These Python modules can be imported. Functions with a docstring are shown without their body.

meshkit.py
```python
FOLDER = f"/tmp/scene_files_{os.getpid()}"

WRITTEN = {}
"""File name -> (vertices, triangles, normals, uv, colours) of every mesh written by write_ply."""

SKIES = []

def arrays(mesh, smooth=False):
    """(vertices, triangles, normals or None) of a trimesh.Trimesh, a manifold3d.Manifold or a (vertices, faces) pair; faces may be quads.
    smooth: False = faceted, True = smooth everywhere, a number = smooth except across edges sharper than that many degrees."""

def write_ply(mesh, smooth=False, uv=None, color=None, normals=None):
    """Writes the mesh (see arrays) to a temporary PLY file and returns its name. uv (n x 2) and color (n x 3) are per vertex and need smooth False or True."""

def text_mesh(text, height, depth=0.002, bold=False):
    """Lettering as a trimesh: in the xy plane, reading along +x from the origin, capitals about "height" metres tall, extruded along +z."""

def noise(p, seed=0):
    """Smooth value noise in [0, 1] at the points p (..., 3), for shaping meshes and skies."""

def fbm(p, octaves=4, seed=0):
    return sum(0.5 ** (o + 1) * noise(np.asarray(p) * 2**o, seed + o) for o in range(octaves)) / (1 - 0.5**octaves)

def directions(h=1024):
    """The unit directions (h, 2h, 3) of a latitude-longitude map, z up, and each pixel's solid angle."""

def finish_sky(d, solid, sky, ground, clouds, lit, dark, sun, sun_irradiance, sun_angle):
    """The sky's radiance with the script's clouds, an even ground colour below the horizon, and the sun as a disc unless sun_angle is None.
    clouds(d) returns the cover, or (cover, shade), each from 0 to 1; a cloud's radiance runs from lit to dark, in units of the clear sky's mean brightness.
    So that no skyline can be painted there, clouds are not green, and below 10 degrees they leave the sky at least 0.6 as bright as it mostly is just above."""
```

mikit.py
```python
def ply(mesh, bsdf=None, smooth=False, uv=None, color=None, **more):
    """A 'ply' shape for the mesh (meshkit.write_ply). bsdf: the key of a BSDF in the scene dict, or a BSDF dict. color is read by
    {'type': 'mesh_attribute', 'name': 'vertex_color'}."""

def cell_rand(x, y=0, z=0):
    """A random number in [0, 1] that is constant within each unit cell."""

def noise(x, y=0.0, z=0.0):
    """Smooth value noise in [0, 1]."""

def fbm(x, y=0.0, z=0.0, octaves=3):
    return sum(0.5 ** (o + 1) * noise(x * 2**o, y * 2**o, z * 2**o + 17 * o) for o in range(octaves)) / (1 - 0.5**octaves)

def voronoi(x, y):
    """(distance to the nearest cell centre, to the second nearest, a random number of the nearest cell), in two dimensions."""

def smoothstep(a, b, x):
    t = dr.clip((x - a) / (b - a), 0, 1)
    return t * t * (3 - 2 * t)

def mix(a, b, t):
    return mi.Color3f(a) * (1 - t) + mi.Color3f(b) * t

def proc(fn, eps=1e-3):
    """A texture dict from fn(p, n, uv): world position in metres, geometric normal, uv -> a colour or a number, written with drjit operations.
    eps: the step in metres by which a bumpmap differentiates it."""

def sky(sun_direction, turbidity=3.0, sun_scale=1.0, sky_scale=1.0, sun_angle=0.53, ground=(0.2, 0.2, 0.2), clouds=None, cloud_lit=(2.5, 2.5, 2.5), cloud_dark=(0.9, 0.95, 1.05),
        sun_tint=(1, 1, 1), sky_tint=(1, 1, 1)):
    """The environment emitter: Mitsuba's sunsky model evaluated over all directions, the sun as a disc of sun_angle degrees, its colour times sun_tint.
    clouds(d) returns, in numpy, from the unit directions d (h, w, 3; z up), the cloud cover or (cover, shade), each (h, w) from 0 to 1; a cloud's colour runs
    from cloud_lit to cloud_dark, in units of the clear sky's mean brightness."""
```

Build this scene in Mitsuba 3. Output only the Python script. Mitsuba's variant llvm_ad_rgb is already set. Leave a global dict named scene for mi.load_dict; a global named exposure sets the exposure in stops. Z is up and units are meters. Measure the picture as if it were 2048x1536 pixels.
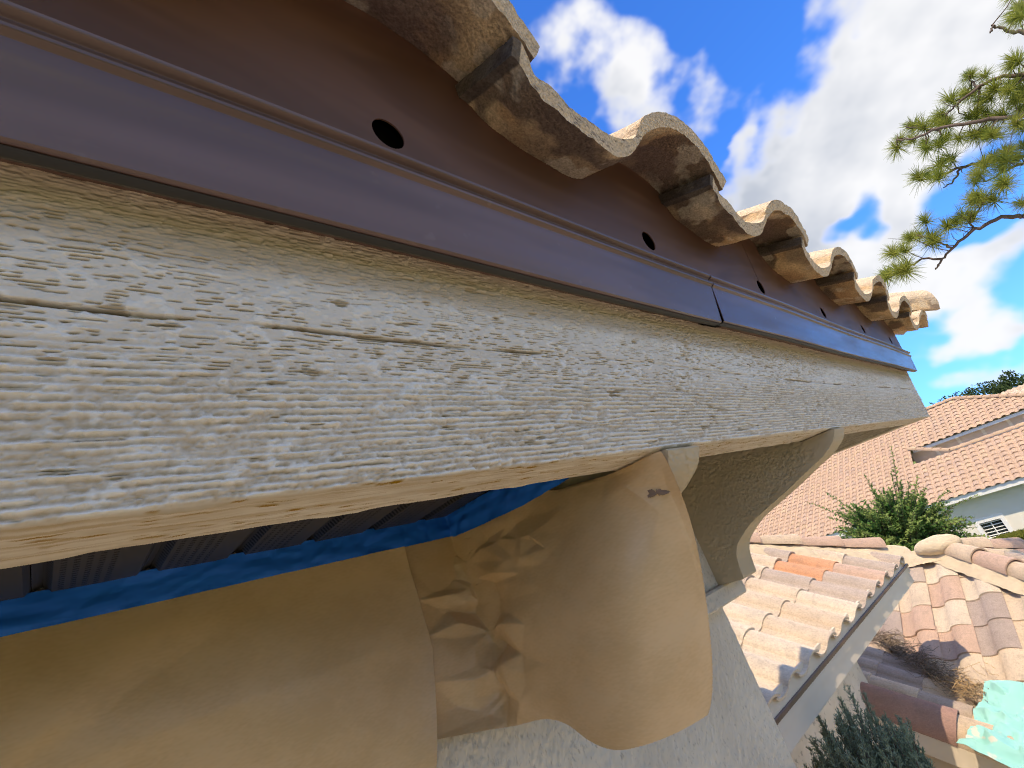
import math
import numpy as np
import trimesh
import manifold3d as m3
import drjit as dr
import mitsuba as mi
import mikit
import meshkit
import shapely
from scipy.spatial import Delaunay
from mikit import noise, fbm, cell_rand, smoothstep, mix
from shapely.geometry import Polygon, Point
from scipy.interpolate import RectBivariateSpline, CubicSpline, LinearNDInterpolator

T = mi.ScalarTransform4f
scene, labels = {'type': 'scene'}, {}

# ------------------------------------------------------------------ camera, sky, exposure
scene['sensor'] = {
    'type': 'perspective', 'fov': 91.93, 'fov_axis': 'x', 'near_clip': 0.01, 'far_clip': 600.0,
    'to_world': T().look_at(origin=[0, 0, 0], target=[-0.62854, 0.68199, 0.37395], up=[0.48999, -0.02618, 0.87133]),
    'film': {'type': 'hdrfilm', 'width': 1024, 'height': 768}}
SUN = np.array([0.23, -0.63, 1.0])
GROUND_Z = -4.7
exposure = 2.8


def unit(v):
    v = np.asarray(v, float)
    return v / np.linalg.norm(v)


def clouds(d):
    """Broken fair-weather cumulus: noise everywhere, with the clouds over the far side of the eave set where they stand."""
    p = d / np.maximum(d[..., 2:] + 0.25, 0.05)
    q = np.stack([p[..., 0], p[..., 1], np.zeros_like(p[..., 0])], -1)
    big = meshkit.fbm(q * 2.1 + 7.3, 5, 3)
    wisp = meshkit.fbm(d * 9.0 + 3.1, 5, 11)
    fine = meshkit.fbm(d * 30.0 + 1.7, 4, 19)
    field = (big - 0.5) * 1.5 + 0.24  # unseen clouds thickened to whiten the fill light
    warp = np.stack([meshkit.fbm(d * 6.5 + 11.0 * k, 3, 60 + k) - 0.5 for k in range(3)], -1)
    warp2 = np.stack([meshkit.fbm(d * 24 + 7.0 * k, 3, 70 + k) - 0.5 for k in range(3)], -1)
    dw = d + 0.16 * warp + 0.045 * warp2
    dw = dw / np.linalg.norm(dw, axis=-1, keepdims=True)

    def blob(c, ax, ra, rb, w):
        c = unit(c)
        ax = np.asarray(ax, float)
        ax = unit(ax - c * (ax @ c))
        b = np.cross(c, ax)
        u, v, f = dw @ ax, dw @ b, dw @ c
        r = (u / ra) ** 2 + (v / rb) ** 2
        return np.where(f > 0, w * np.exp(-r ** 1.5), 0)
    front = np.exp(-((np.arccos(np.clip(d @ unit([-0.02, 0.85, 0.5]), -1, 1))) / 0.62) ** 4)
    f2 = -0.36 + 0 * field
    for c, ax, ra, rb, w in CLOUDS:
        f2 = f2 + blob(c, ax, ra, rb, w)
    field = field * (1 - front) + np.clip(f2, -0.6, 0.75) * front
    edge = field + (wisp - 0.5) * 1.25 + (fine - 0.5) * 0.55
    cover = np.clip((edge + 0.06) / 0.52, 0, 1)
    cover = cover * cover * (3 - 2 * cover)
    soft = meshkit.fbm(d * 4.2 + 5.0, 3, 7)
    shade = np.clip((soft - 0.36) * 2.8 + (wisp - 0.5) * 1.5 + (fine - 0.5) * 0.5, 0, 1) * np.clip(edge * 1.9, 0, 1)
    return cover * 0.97, shade


CLOUDS = [
    ([-0.152, 0.703, 0.695], [0.515, 0.603, -0.61], 0.158, 0.074, 0.95),
    ([0.095, 0.869, 0.485], [-0.939, 0.11, -0.326], 0.304, 0.138, 1.05),
    ([0.195, 0.876, 0.442], [-0.838, 0.302, -0.454], 0.200, 0.108, 0.75),
    ([-0.094, 0.937, 0.337], [0.461, 0.253, -0.85], 0.186, 0.071, 0.9),
    ([0.025, 0.979, 0.203], [0.993, -0.061, -0.103], 0.112, 0.054, 0.75),
    ([-0.031, 0.994, 0.105], [-0.997, -0.072, 0.029], 0.075, 0.025, 0.8),
    ([0.044, 0.99, 0.133], [0.997, -0.074, 0.017], 0.054, 0.031, 0.5),
    ([0.019, 0.996, 0.083], [0.999, -0.042, 0.032], 0.042, 0.016, 0.5),
    ([-0.057, 0.997, 0.06], [-0.958, -0.113, 0.264], 0.085, 0.015, 0.42),
    ([-0.101, 0.845, 0.526], [0.76, -0.296, 0.578], 0.045, 0.015, 0.5),
    ([-0.048, 0.932, 0.359], [0.853, -0.169, 0.493], 0.043, 0.030, -1.0),
    ([0.177, 0.898, 0.402], [0.832, -0.366, 0.418], 0.027, 0.028, -0.6),
    ([-0.033, 0.985, 0.171], [0.994, 0.016, -0.111], 0.071, 0.015, -0.45),
    ([0.086, 0.966, 0.246], [0.994, -0.101, -0.028], 0.039, 0.021, -0.5)]

scene['sky'] = mikit.sky(SUN.tolist(), turbidity=2.6, sun_scale=0.46, sky_scale=1.0, ground=(0.25, 0.21, 0.16), clouds=clouds,
                         cloud_lit=(1.72, 1.71, 1.70), cloud_dark=(0.95, 1.02, 1.14), sky_tint=(0.36, 0.72, 1.26), sun_tint=(1.0, 0.97, 0.90))

# ------------------------------------------------------------------ materials


def lin(r, g, b):
    return [((c / 255 + 0.055) / 1.055) ** 2.4 if c > 10 else c / 255 / 12.92 for c in (r, g, b)]


def col(fn, eps=1e-3):
    return mikit.proc(fn, eps)


def mat(name, base, rough=0.8, spec=0.3, bump=None, scale=0.001, eps=1e-3, **more):
    b = {'type': 'principled', 'base_color': base if isinstance(base, dict) else {'type': 'rgb', 'value': list(base)},
         'roughness': rough if isinstance(rough, dict) else float(rough), 'specular': float(spec), **more}
    if bump is not None:
        b = {'type': 'bumpmap', 'arbitrary': mikit.proc(bump, eps), 'scale': float(scale), 'bsdf': b}
    scene[name] = {'type': 'twosided', 'bsdf': b}


def f_fascia(p, n, uv):
    worn = fbm(p.y * 14, p.z * 240, p.x * 60, 3)
    c = mix((0.50, 0.40, 0.275), (0.62, 0.535, 0.41), smoothstep(0.35, 0.65, worn))
    dirt = smoothstep(0.66, 0.8, fbm(p.y * 30 + 3, p.z * 420, 5.0, 3))
    c = mix(c, (0.16, 0.11, 0.07), dirt * 0.5)
    blot = smoothstep(0.55, 0.75, fbm(p.y * 7 + 9, p.z * 22, 2.0, 3))
    return mix(c, (0.56, 0.50, 0.42), blot * 0.35)


mat('fascia_paint', col(f_fascia), 0.62, 0.35)


mat('fascia_lit_grain', {'type': 'mesh_attribute', 'name': 'vertex_color'}, 0.6, 0.3)  # vertex colours carry painted light on the grain


def f_metal(p, n, uv):
    sm = fbm(p.y * 5 + 4 * noise(p.y * 3, p.z * 9, 1.0), p.z * 40, p.x * 20, 3)
    c = mix((0.085, 0.045, 0.034), (0.125, 0.072, 0.058), smoothstep(0.35, 0.65, sm))
    dust = smoothstep(0.7, 0.86, fbm(p.y * 120, p.z * 160, p.x * 90, 3))
    return mix(c, (0.30, 0.25, 0.20), dust * 0.10)


mat('metal_brown', col(f_metal), col(lambda p, n, uv: 0.22 + 0.22 * fbm(p.y * 9, p.z * 55, p.x * 30, 3)), 0.45, clearcoat=0.4, clearcoat_gloss=0.72,
    bump=lambda p, n, uv: fbm(p.y * 4, p.z * 90, p.x * 60, 3) + 0.25 * fbm(p.y * 18, p.z * 14, p.x * 8, 2), scale=0.0009, eps=1e-3)
mat('metal_matte', col(lambda p, n, uv: mix((0.100, 0.048, 0.031), (0.140, 0.070, 0.046), smoothstep(0.35, 0.65, fbm(p.y * 7 + 3 * noise(p.y * 4, p.z * 12, 1.0), p.z * 26, p.x * 20, 3)))), 0.5, 0.32,
    bump=lambda p, n, uv: fbm(p.y * 5, p.z * 14, p.x * 10, 2), scale=0.0012, eps=1e-3)
mat('metal_shade', (0.030, 0.029, 0.030), 0.35, 0.5)  # near black copy of the trim metal, shade put into the colour
mat('void_black', (0.006, 0.005, 0.005), 0.9, 0.1)


def f_tile(p, n, uv):
    grain = fbm(p.x * 650, p.y * 650, p.z * 650, 2)
    stain = fbm(p.x * 11 + 2, p.y * 13, p.z * 15, 3)
    c = mix((0.25, 0.18, 0.125), (0.47, 0.35, 0.225), smoothstep(0.42, 0.58, stain))
    rust = smoothstep(0.52, 0.68, fbm(p.x * 28, p.y * 22 + 7, p.z * 28, 3))
    c = mix(c, (0.36, 0.215, 0.115), rust * 0.55)
    dark = smoothstep(0.50, 0.57, fbm(p.x * 19 + 5, p.y * 12 + 1, p.z * 19, 4))
    c = mix(c, (0.085, 0.06, 0.055), dark * 0.8)
    lime = smoothstep(0.57, 0.66, fbm(p.x * 40, p.y * 34 + 3, p.z * 40 + 9, 3))
    c = mix(c, (0.50, 0.45, 0.39), lime * 0.45)
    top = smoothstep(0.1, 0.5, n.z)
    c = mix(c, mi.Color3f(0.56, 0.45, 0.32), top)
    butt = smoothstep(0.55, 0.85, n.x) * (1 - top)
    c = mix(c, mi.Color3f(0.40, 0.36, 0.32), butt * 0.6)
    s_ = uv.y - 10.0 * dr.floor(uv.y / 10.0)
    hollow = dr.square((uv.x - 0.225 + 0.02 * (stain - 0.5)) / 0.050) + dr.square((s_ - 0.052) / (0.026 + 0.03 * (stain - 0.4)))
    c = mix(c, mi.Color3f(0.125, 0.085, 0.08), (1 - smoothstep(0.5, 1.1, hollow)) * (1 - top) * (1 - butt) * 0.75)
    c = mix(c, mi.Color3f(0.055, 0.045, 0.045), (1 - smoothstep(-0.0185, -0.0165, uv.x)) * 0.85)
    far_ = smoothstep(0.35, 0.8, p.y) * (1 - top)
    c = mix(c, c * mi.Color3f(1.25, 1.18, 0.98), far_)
    return c * (0.55 + 0.9 * grain)


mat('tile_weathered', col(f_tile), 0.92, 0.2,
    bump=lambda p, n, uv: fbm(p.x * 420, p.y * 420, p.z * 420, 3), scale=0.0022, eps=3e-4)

LOW = [(0.52, 0.42, 0.31), (0.40, 0.325, 0.265), (0.50, 0.395, 0.285), (0.34, 0.275, 0.235), (0.55, 0.46, 0.35), (0.50, 0.265, 0.15), (0.46, 0.325, 0.245), (0.30, 0.19, 0.16)]


def pick(table, u):
    c = mi.Color3f(*table[0])
    for i in range(1, len(table)):
        c = dr.select(u > i - 0.5, mi.Color3f(*table[i]), c)
    return c


def f_low(p, n, uv):
    c = pick(LOW, uv.x)
    s = fbm(p.x * 7, p.y * 7 + uv.x * 3.7, p.z * 7, 4)
    c = c * (0.86 + 0.28 * s)
    streak = smoothstep(0.56, 0.72, fbm(p.x * 26, p.y * 26 + 3, p.z * 10, 3))
    c = mix(c, (0.16, 0.13, 0.11), streak * 0.16)
    return c * (0.85 + 0.3 * noise(p.x * 160, p.y * 160, p.z * 160))


mat('tile_low', col(f_low), 0.88, 0.25, bump=lambda p, n, uv: fbm(p.x * 150, p.y * 150, p.z * 150, 2), scale=0.0008)
FAR = [(0.47, 0.335, 0.235), (0.45, 0.32, 0.23), (0.48, 0.35, 0.235), (0.44, 0.32, 0.24)]


def f_far(p, n, uv):
    return pick(FAR, uv.x) * (0.88 + 0.24 * fbm(p.x * 3, p.y * 3, p.z * 3, 3))


mat('tile_far', col(f_far), 0.85, 0.3)


def f_stucco(p, n, uv):
    s = fbm(p.x * 5, p.y * 5, p.z * 5, 4)
    c = mix((0.53, 0.46, 0.365), (0.64, 0.565, 0.455), smoothstep(0.3, 0.7, s))
    pit = smoothstep(0.58, 0.80, fbm(p.x * 480, p.y * 420, p.z * 150, 3))
    c = mix(c, (0.17, 0.14, 0.11), pit * 0.35)
    return c


mat('stucco', col(f_stucco), 0.9, 0.2, bump=lambda p, n, uv: fbm(p.x * 190, p.y * 190, p.z * 150, 3), scale=0.005, eps=4e-4)
mat('stucco_brown', col(lambda p, n, uv: mix((0.43, 0.345, 0.225), (0.50, 0.41, 0.285), fbm(p.x * 14, p.y * 14, p.z * 14, 3))), 0.85, 0.25,
    bump=lambda p, n, uv: fbm(p.x * 250, p.y * 250, p.z * 250, 2), scale=0.0032, eps=4e-4)
mat('stucco_cream', col(lambda p, n, uv: mix((0.58, 0.495, 0.375), (0.68, 0.59, 0.465), smoothstep(0.35, 0.65, fbm(p.x * 3, p.y * 3, p.z * 3 + 4, 5)))
                        * (1 - 0.4 * smoothstep(0.66, 0.78, fbm(p.x * 9, p.y * 40, p.z * 25, 3)))), 0.9, 0.2,
    bump=lambda p, n, uv: fbm(p.x * 60, p.y * 60, p.z * 60, 2), scale=0.004)


def f_kraft(p, n, uv):
    fib = fbm(p.x * 300 + p.z * 40, p.y * 300, p.z * 620, 2)
    cl = fbm(p.x * 30, p.y * 30, p.z * 30 + 4, 3)
    return mix((0.53, 0.345, 0.17), (0.60, 0.405, 0.22), smoothstep(0.25, 0.75, 0.32 * fib + 0.68 * cl))


mat('kraft_paper', col(f_kraft), 0.40, 0.5, bump=lambda p, n, uv: fbm(p.x * 12, p.y * 12, p.z * 12, 2), scale=0.0010, eps=2e-3)
mat('torn_hole_dark', (0.20, 0.13, 0.09), 0.7, 0.3)
mat('tape_blue', col(lambda p, n, uv: mix((0.006, 0.095, 0.50), (0.014, 0.16, 0.68), fbm(p.x * 30, p.y * 30, p.z * 120, 3))), 0.6, 0.3,
    bump=lambda p, n, uv: fbm(p.x * 90, p.y * 60, p.z * 160, 3), scale=0.0012)


def f_soffit(p, n, uv):
    w = p.y / 0.067 + 0.21
    k = w - dr.floor(w)
    sx, sy = p.x / 0.0062, k * 0.067 / 0.0068
    band = smoothstep(0.20, 0.24, k) * (1 - smoothstep(0.80, 0.84, k))
    fx = sx + 0.5 * (dr.floor(sy) - 2 * dr.floor(sy * 0.5))
    fx, fy = fx - dr.floor(fx), sy - dr.floor(sy)
    slot = smoothstep(0.10, 0.2, fx) * (1 - smoothstep(0.62, 0.72, fx)) * smoothstep(0.22, 0.32, fy) * (1 - smoothstep(0.72, 0.82, fy))
    return mix((0.030, 0.029, 0.030), (0.002, 0.002, 0.002), slot * band)


mat('soffit_dark', col(f_soffit), 0.42, 0.5)
mat('mortar', col(lambda p, n, uv: mix((0.50, 0.405, 0.275), (0.62, 0.52, 0.37), fbm(p.x * 20, p.y * 20, p.z * 20, 4))), 0.95, 0.1,
    bump=lambda p, n, uv: fbm(p.x * 60, p.y * 60, p.z * 60, 3), scale=0.006)
mat('white_trim', (0.78, 0.78, 0.76), 0.5, 0.4)
mat('fascia_cream', col(lambda p, n, uv: mix((0.52, 0.45, 0.35), (0.60, 0.53, 0.43), fbm(p.x * 4, p.y * 4, p.z * 9, 4))), 0.7, 0.3)
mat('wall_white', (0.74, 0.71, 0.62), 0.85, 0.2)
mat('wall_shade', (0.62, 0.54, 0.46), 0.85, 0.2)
mat('pane', (0.02, 0.025, 0.03), 0.08, 0.6)
mat('bark', col(lambda p, n, uv: mix((0.10, 0.075, 0.06), (0.22, 0.17, 0.14), fbm(p.x * 40, p.y * 40, p.z * 18, 3))), 0.9, 0.1)
mat('straw_dark', (0.17, 0.13, 0.09), 0.9, 0.1)
mat('straw_pale', (0.42, 0.29, 0.15), 0.85, 0.1)


def f_cloth(p, n, uv):
    c = mix((0.27, 0.56, 0.52), (0.34, 0.64, 0.60), fbm(p.x * 6, p.y * 6, p.z * 6, 3))
    spot = smoothstep(0.68, 0.76, fbm(p.x * 14 + 3, p.y * 14, p.z * 14, 3))
    return mix(c, (0.62, 0.58, 0.50), spot * 0.85)


mat('cloth_teal', col(f_cloth), 0.9, 0.1, bump=lambda p, n, uv: fbm(p.x * 40, p.y * 40, p.z * 40, 3), scale=0.006)
mat('lawn_grass', col(lambda p, n, uv: mix((0.07, 0.11, 0.03), (0.13, 0.16, 0.05), fbm(p.x * 1.3, p.y * 1.3, 0.0, 4))), 0.95, 0.1)
mat('paver_tan', col(lambda p, n, uv: mix((0.34, 0.295, 0.225), (0.44, 0.385, 0.295), fbm(p.x * 2, p.y * 2, 0.0, 4))), 0.9, 0.15)


def leaf(name, base, trans=0.55, rough=0.45):
    scene[name] = {'type': 'principledthin', 'base_color': base if isinstance(base, dict) else {'type': 'rgb', 'value': list(base)},
                   'roughness': rough, 'diff_trans': trans}


leaf('leaf_crape', col(lambda p, n, uv: mix((0.085, 0.18, 0.045), (0.25, 0.33, 0.10), smoothstep(0.35, 0.65, fbm(p.x * 5, p.y * 5, p.z * 5, 3)))), 0.5, 0.3)
leaf('leaf_juniper', col(lambda p, n, uv: mix((0.16, 0.22, 0.14), (0.29, 0.34, 0.25), fbm(p.x * 14, p.y * 14, p.z * 14, 2))), 0.3, 0.6)
leaf('needle_green', col(lambda p, n, uv: mix((0.24, 0.31, 0.05), (0.44, 0.45, 0.11), fbm(p.x * 5, p.y * 5, p.z * 5, 2))), 0.8, 0.4)
leaf('leaf_far', col(lambda p, n, uv: mix((0.04, 0.075, 0.03), (0.10, 0.13, 0.05), fbm(p.x * 0.8, p.y * 0.8, p.z * 0.8, 3))), 0.5, 0.6)
leaf('leaf_hedge', col(lambda p, n, uv: mix((0.12, 0.15, 0.025), (0.24, 0.24, 0.05), fbm(p.x * 4, p.y * 4, p.z * 4, 3))), 0.6, 0.6)

# ------------------------------------------------------------------ helpers
USED = {}


def numbered(key):
    k = USED.get(key, -1) + 1
    USED[key] = k
    return key if k == 0 else f'{key}_{k:03d}'


def put(key, mesh, bsdf, smooth=35, label=None, **more):
    key = numbered(key)
    d = mesh if isinstance(mesh, dict) else mikit.ply(mesh, bsdf, smooth=smooth)
    scene[key] = {**d, **more}
    if label:
        labels[key] = {'label': label}
    return key


def thing(key, label, category=None, group=None, kind=None):
    d = {'label': label}
    if category:
        d['category'] = category
    if group:
        d['group'] = group
    if kind:
        d['kind'] = kind
    labels[key] = d


def mesh_of(v, f):
    return trimesh.Trimesh(np.asarray(v, float), np.asarray(f, int), process=False)


def cat(ms):
    return trimesh.util.concatenate([m for m in ms if len(m.faces)])


def grid(P):
    """Quad grid (r, c, 3) as triangles."""
    r, c = P.shape[:2]
    i, j = np.meshgrid(np.arange(r - 1), np.arange(c - 1), indexing='ij')
    a = (i * c + j).ravel()
    q = np.stack([a, a + 1, a + c + 1, a + c], -1)
    return mesh_of(P.reshape(-1, 3), np.vstack([q[:, [0, 1, 2]], q[:, [0, 2, 3]]]))


def box(x0, x1, y0, y1, z0, z1, ch=0.0):
    if ch <= 0:
        m = trimesh.creation.box(extents=(x1 - x0, y1 - y0, z1 - z0))
        m.apply_translation(((x0 + x1) / 2, (y0 + y1) / 2, (z0 + z1) / 2))
        return m
    pts = []
    for sx in (0, 1):
        for sy in (0, 1):
            for sz in (0, 1):
                c = np.array([(x0, x1)[sx], (y0, y1)[sy], (z0, z1)[sz]])
                s = np.array([1 - 2 * sx, 1 - 2 * sy, 1 - 2 * sz]) * ch
                for k in range(3):
                    o = s.copy()
                    o[k] = 0
                    pts.append(c + o)
    return trimesh.convex.convex_hull(np.array(pts))


def prism(poly, axis_o, ex, ey, ez, depth):
    """Extrude a shapely polygon (in ex, ey coordinates at axis_o) along ez."""
    m = trimesh.creation.extrude_polygon(poly, depth, engine='earcut')
    M = np.eye(4)
    M[:3, 0], M[:3, 1], M[:3, 2], M[:3, 3] = ex, ey, ez, axis_o
    m.apply_transform(M)
    if np.linalg.det(M[:3, :3]) < 0:
        m.invert()
    return m


def sweep(path, radii, sides=7):
    p = np.asarray(path, float)
    if np.isscalar(radii):
        radii = np.full(len(p), radii)
    t = np.gradient(p, axis=0)
    t /= np.linalg.norm(t, axis=1, keepdims=True) + 1e-12
    ref = np.array([0.31, 0.2, 0.93])
    a = np.cross(t, ref)
    a /= np.linalg.norm(a, axis=1, keepdims=True) + 1e-12
    b = np.cross(t, a)
    ang = np.arange(sides) * 2 * np.pi / sides
    v = p[:, None] + np.asarray(radii)[:, None, None] * (np.cos(ang)[None, :, None] * a[:, None] + np.sin(ang)[None, :, None] * b[:, None])
    i, j = np.meshgrid(np.arange(len(p) - 1), np.arange(sides), indexing='ij')
    q = np.stack([i * sides + j, i * sides + (j + 1) % sides, (i + 1) * sides + (j + 1) % sides, (i + 1) * sides + j], -1).reshape(-1, 4)
    return mesh_of(v.reshape(-1, 3), np.vstack([q[:, [0, 1, 2]], q[:, [0, 2, 3]]]))


def fnoise(P, s, seed=0, octs=3):
    return meshkit.fbm(np.asarray(P) * s + 31.7, octs, seed) - 0.5


# ------------------------------------------------------------------ ground
thing('lawn', 'green lawn far below the eave, reaching out to the horizon', kind='structure')
put('lawn', grid(np.stack([*np.meshgrid(np.linspace(-400, 400, 3), np.linspace(-300, 500, 3), indexing='ij'), np.full((3, 3), GROUND_Z)], -1)), 'lawn_grass', False)
thing('patio', 'tan paved patio on the ground below the house wall', kind='structure')
put('patio', box(-6.0, 8.0, -9.0, 10.5, GROUND_Z - 0.1, GROUND_Z + 0.02), 'paver_tan', False)

# ------------------------------------------------------------------ the house with the eave
H = 'house'
thing(H, 'tan stucco house whose wooden eave with brown metal trim and clay tiles fills the picture', 'house')
# wall: long face towards the camera side, return at the far corner
WX, WY = -0.54, 0.914
wall = []
wall.append(box(WX - 0.25, WX, -4.0, WY, GROUND_Z, 0.16))
wall.append(box(-4.5, WX - 0.25, WY - 0.25, WY, GROUND_Z, 0.16))
yw_, zw_ = np.meshgrid(np.linspace(-0.1, WY, 330), np.linspace(-0.75, -0.05, 230), indexing='ij')
rel = 0.0022 * (meshkit.fbm(np.stack([yw_ * 120, zw_ * 75, 0 * yw_], -1), 3, 8) - 0.5) + 0.0012 * np.clip(meshkit.fbm(np.stack([yw_ * 60, zw_ * 60, 0 * yw_ + 3], -1), 2, 9) - 0.5, 0, 1)
wall.append(grid(np.stack([WX + 0.0012 + rel, yw_, zw_], -1)))
put(H + '__wall', cat(wall), 'stucco', False, label='pale grey tan stucco wall under the eave')
# plinth band under the brackets
put(H + '__wall_band', box(WX + 0.001, -0.49, 0.62, 0.935, -0.128, -0.099, 0.003), 'stucco', 30, label='short stucco band under the far bracket')

# soffit: grooved perforated panels between wall and fascia, and around the far corner
SZ = 0.1145
k = 0
ys = np.arange(-1.6, 1.76, 0.067)
for i, y0 in enumerate(ys):
    w = 0.067
    prof = Polygon([(0.0, 0.012), (0.0, 0.0045), (0.006, 0.0075), (0.011, 0.0), (w - 0.004, 0.0), (w - 0.0005, 0.004), (w - 0.0005, 0.012)])
    ya = y0 - 0.0141
    x0 = WX + 0.001 if ya + w < WY - 0.002 else -2.2
    m = prism(prof, (x0, ya, SZ), (0, 1, 0), (0, 0, 1), (1, 0, 0), -0.256 - x0)
    put(H + '__soffit_panel', m, 'soffit_dark', False)
labels[H + '__soffit_panel'] = {'label': 'near black perforated soffit panel'}

# fascia board: displaced wood grain on the front, worn lower arris
B0, T0 = np.array([-0.2145, 0.0685]), np.array([-0.187, 0.1985])
LEN = np.linalg.norm(T0 - B0)
e2 = (T0 - B0) / LEN
n2 = np.array([e2[1], -e2[0]])
Y1 = 1.80


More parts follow.
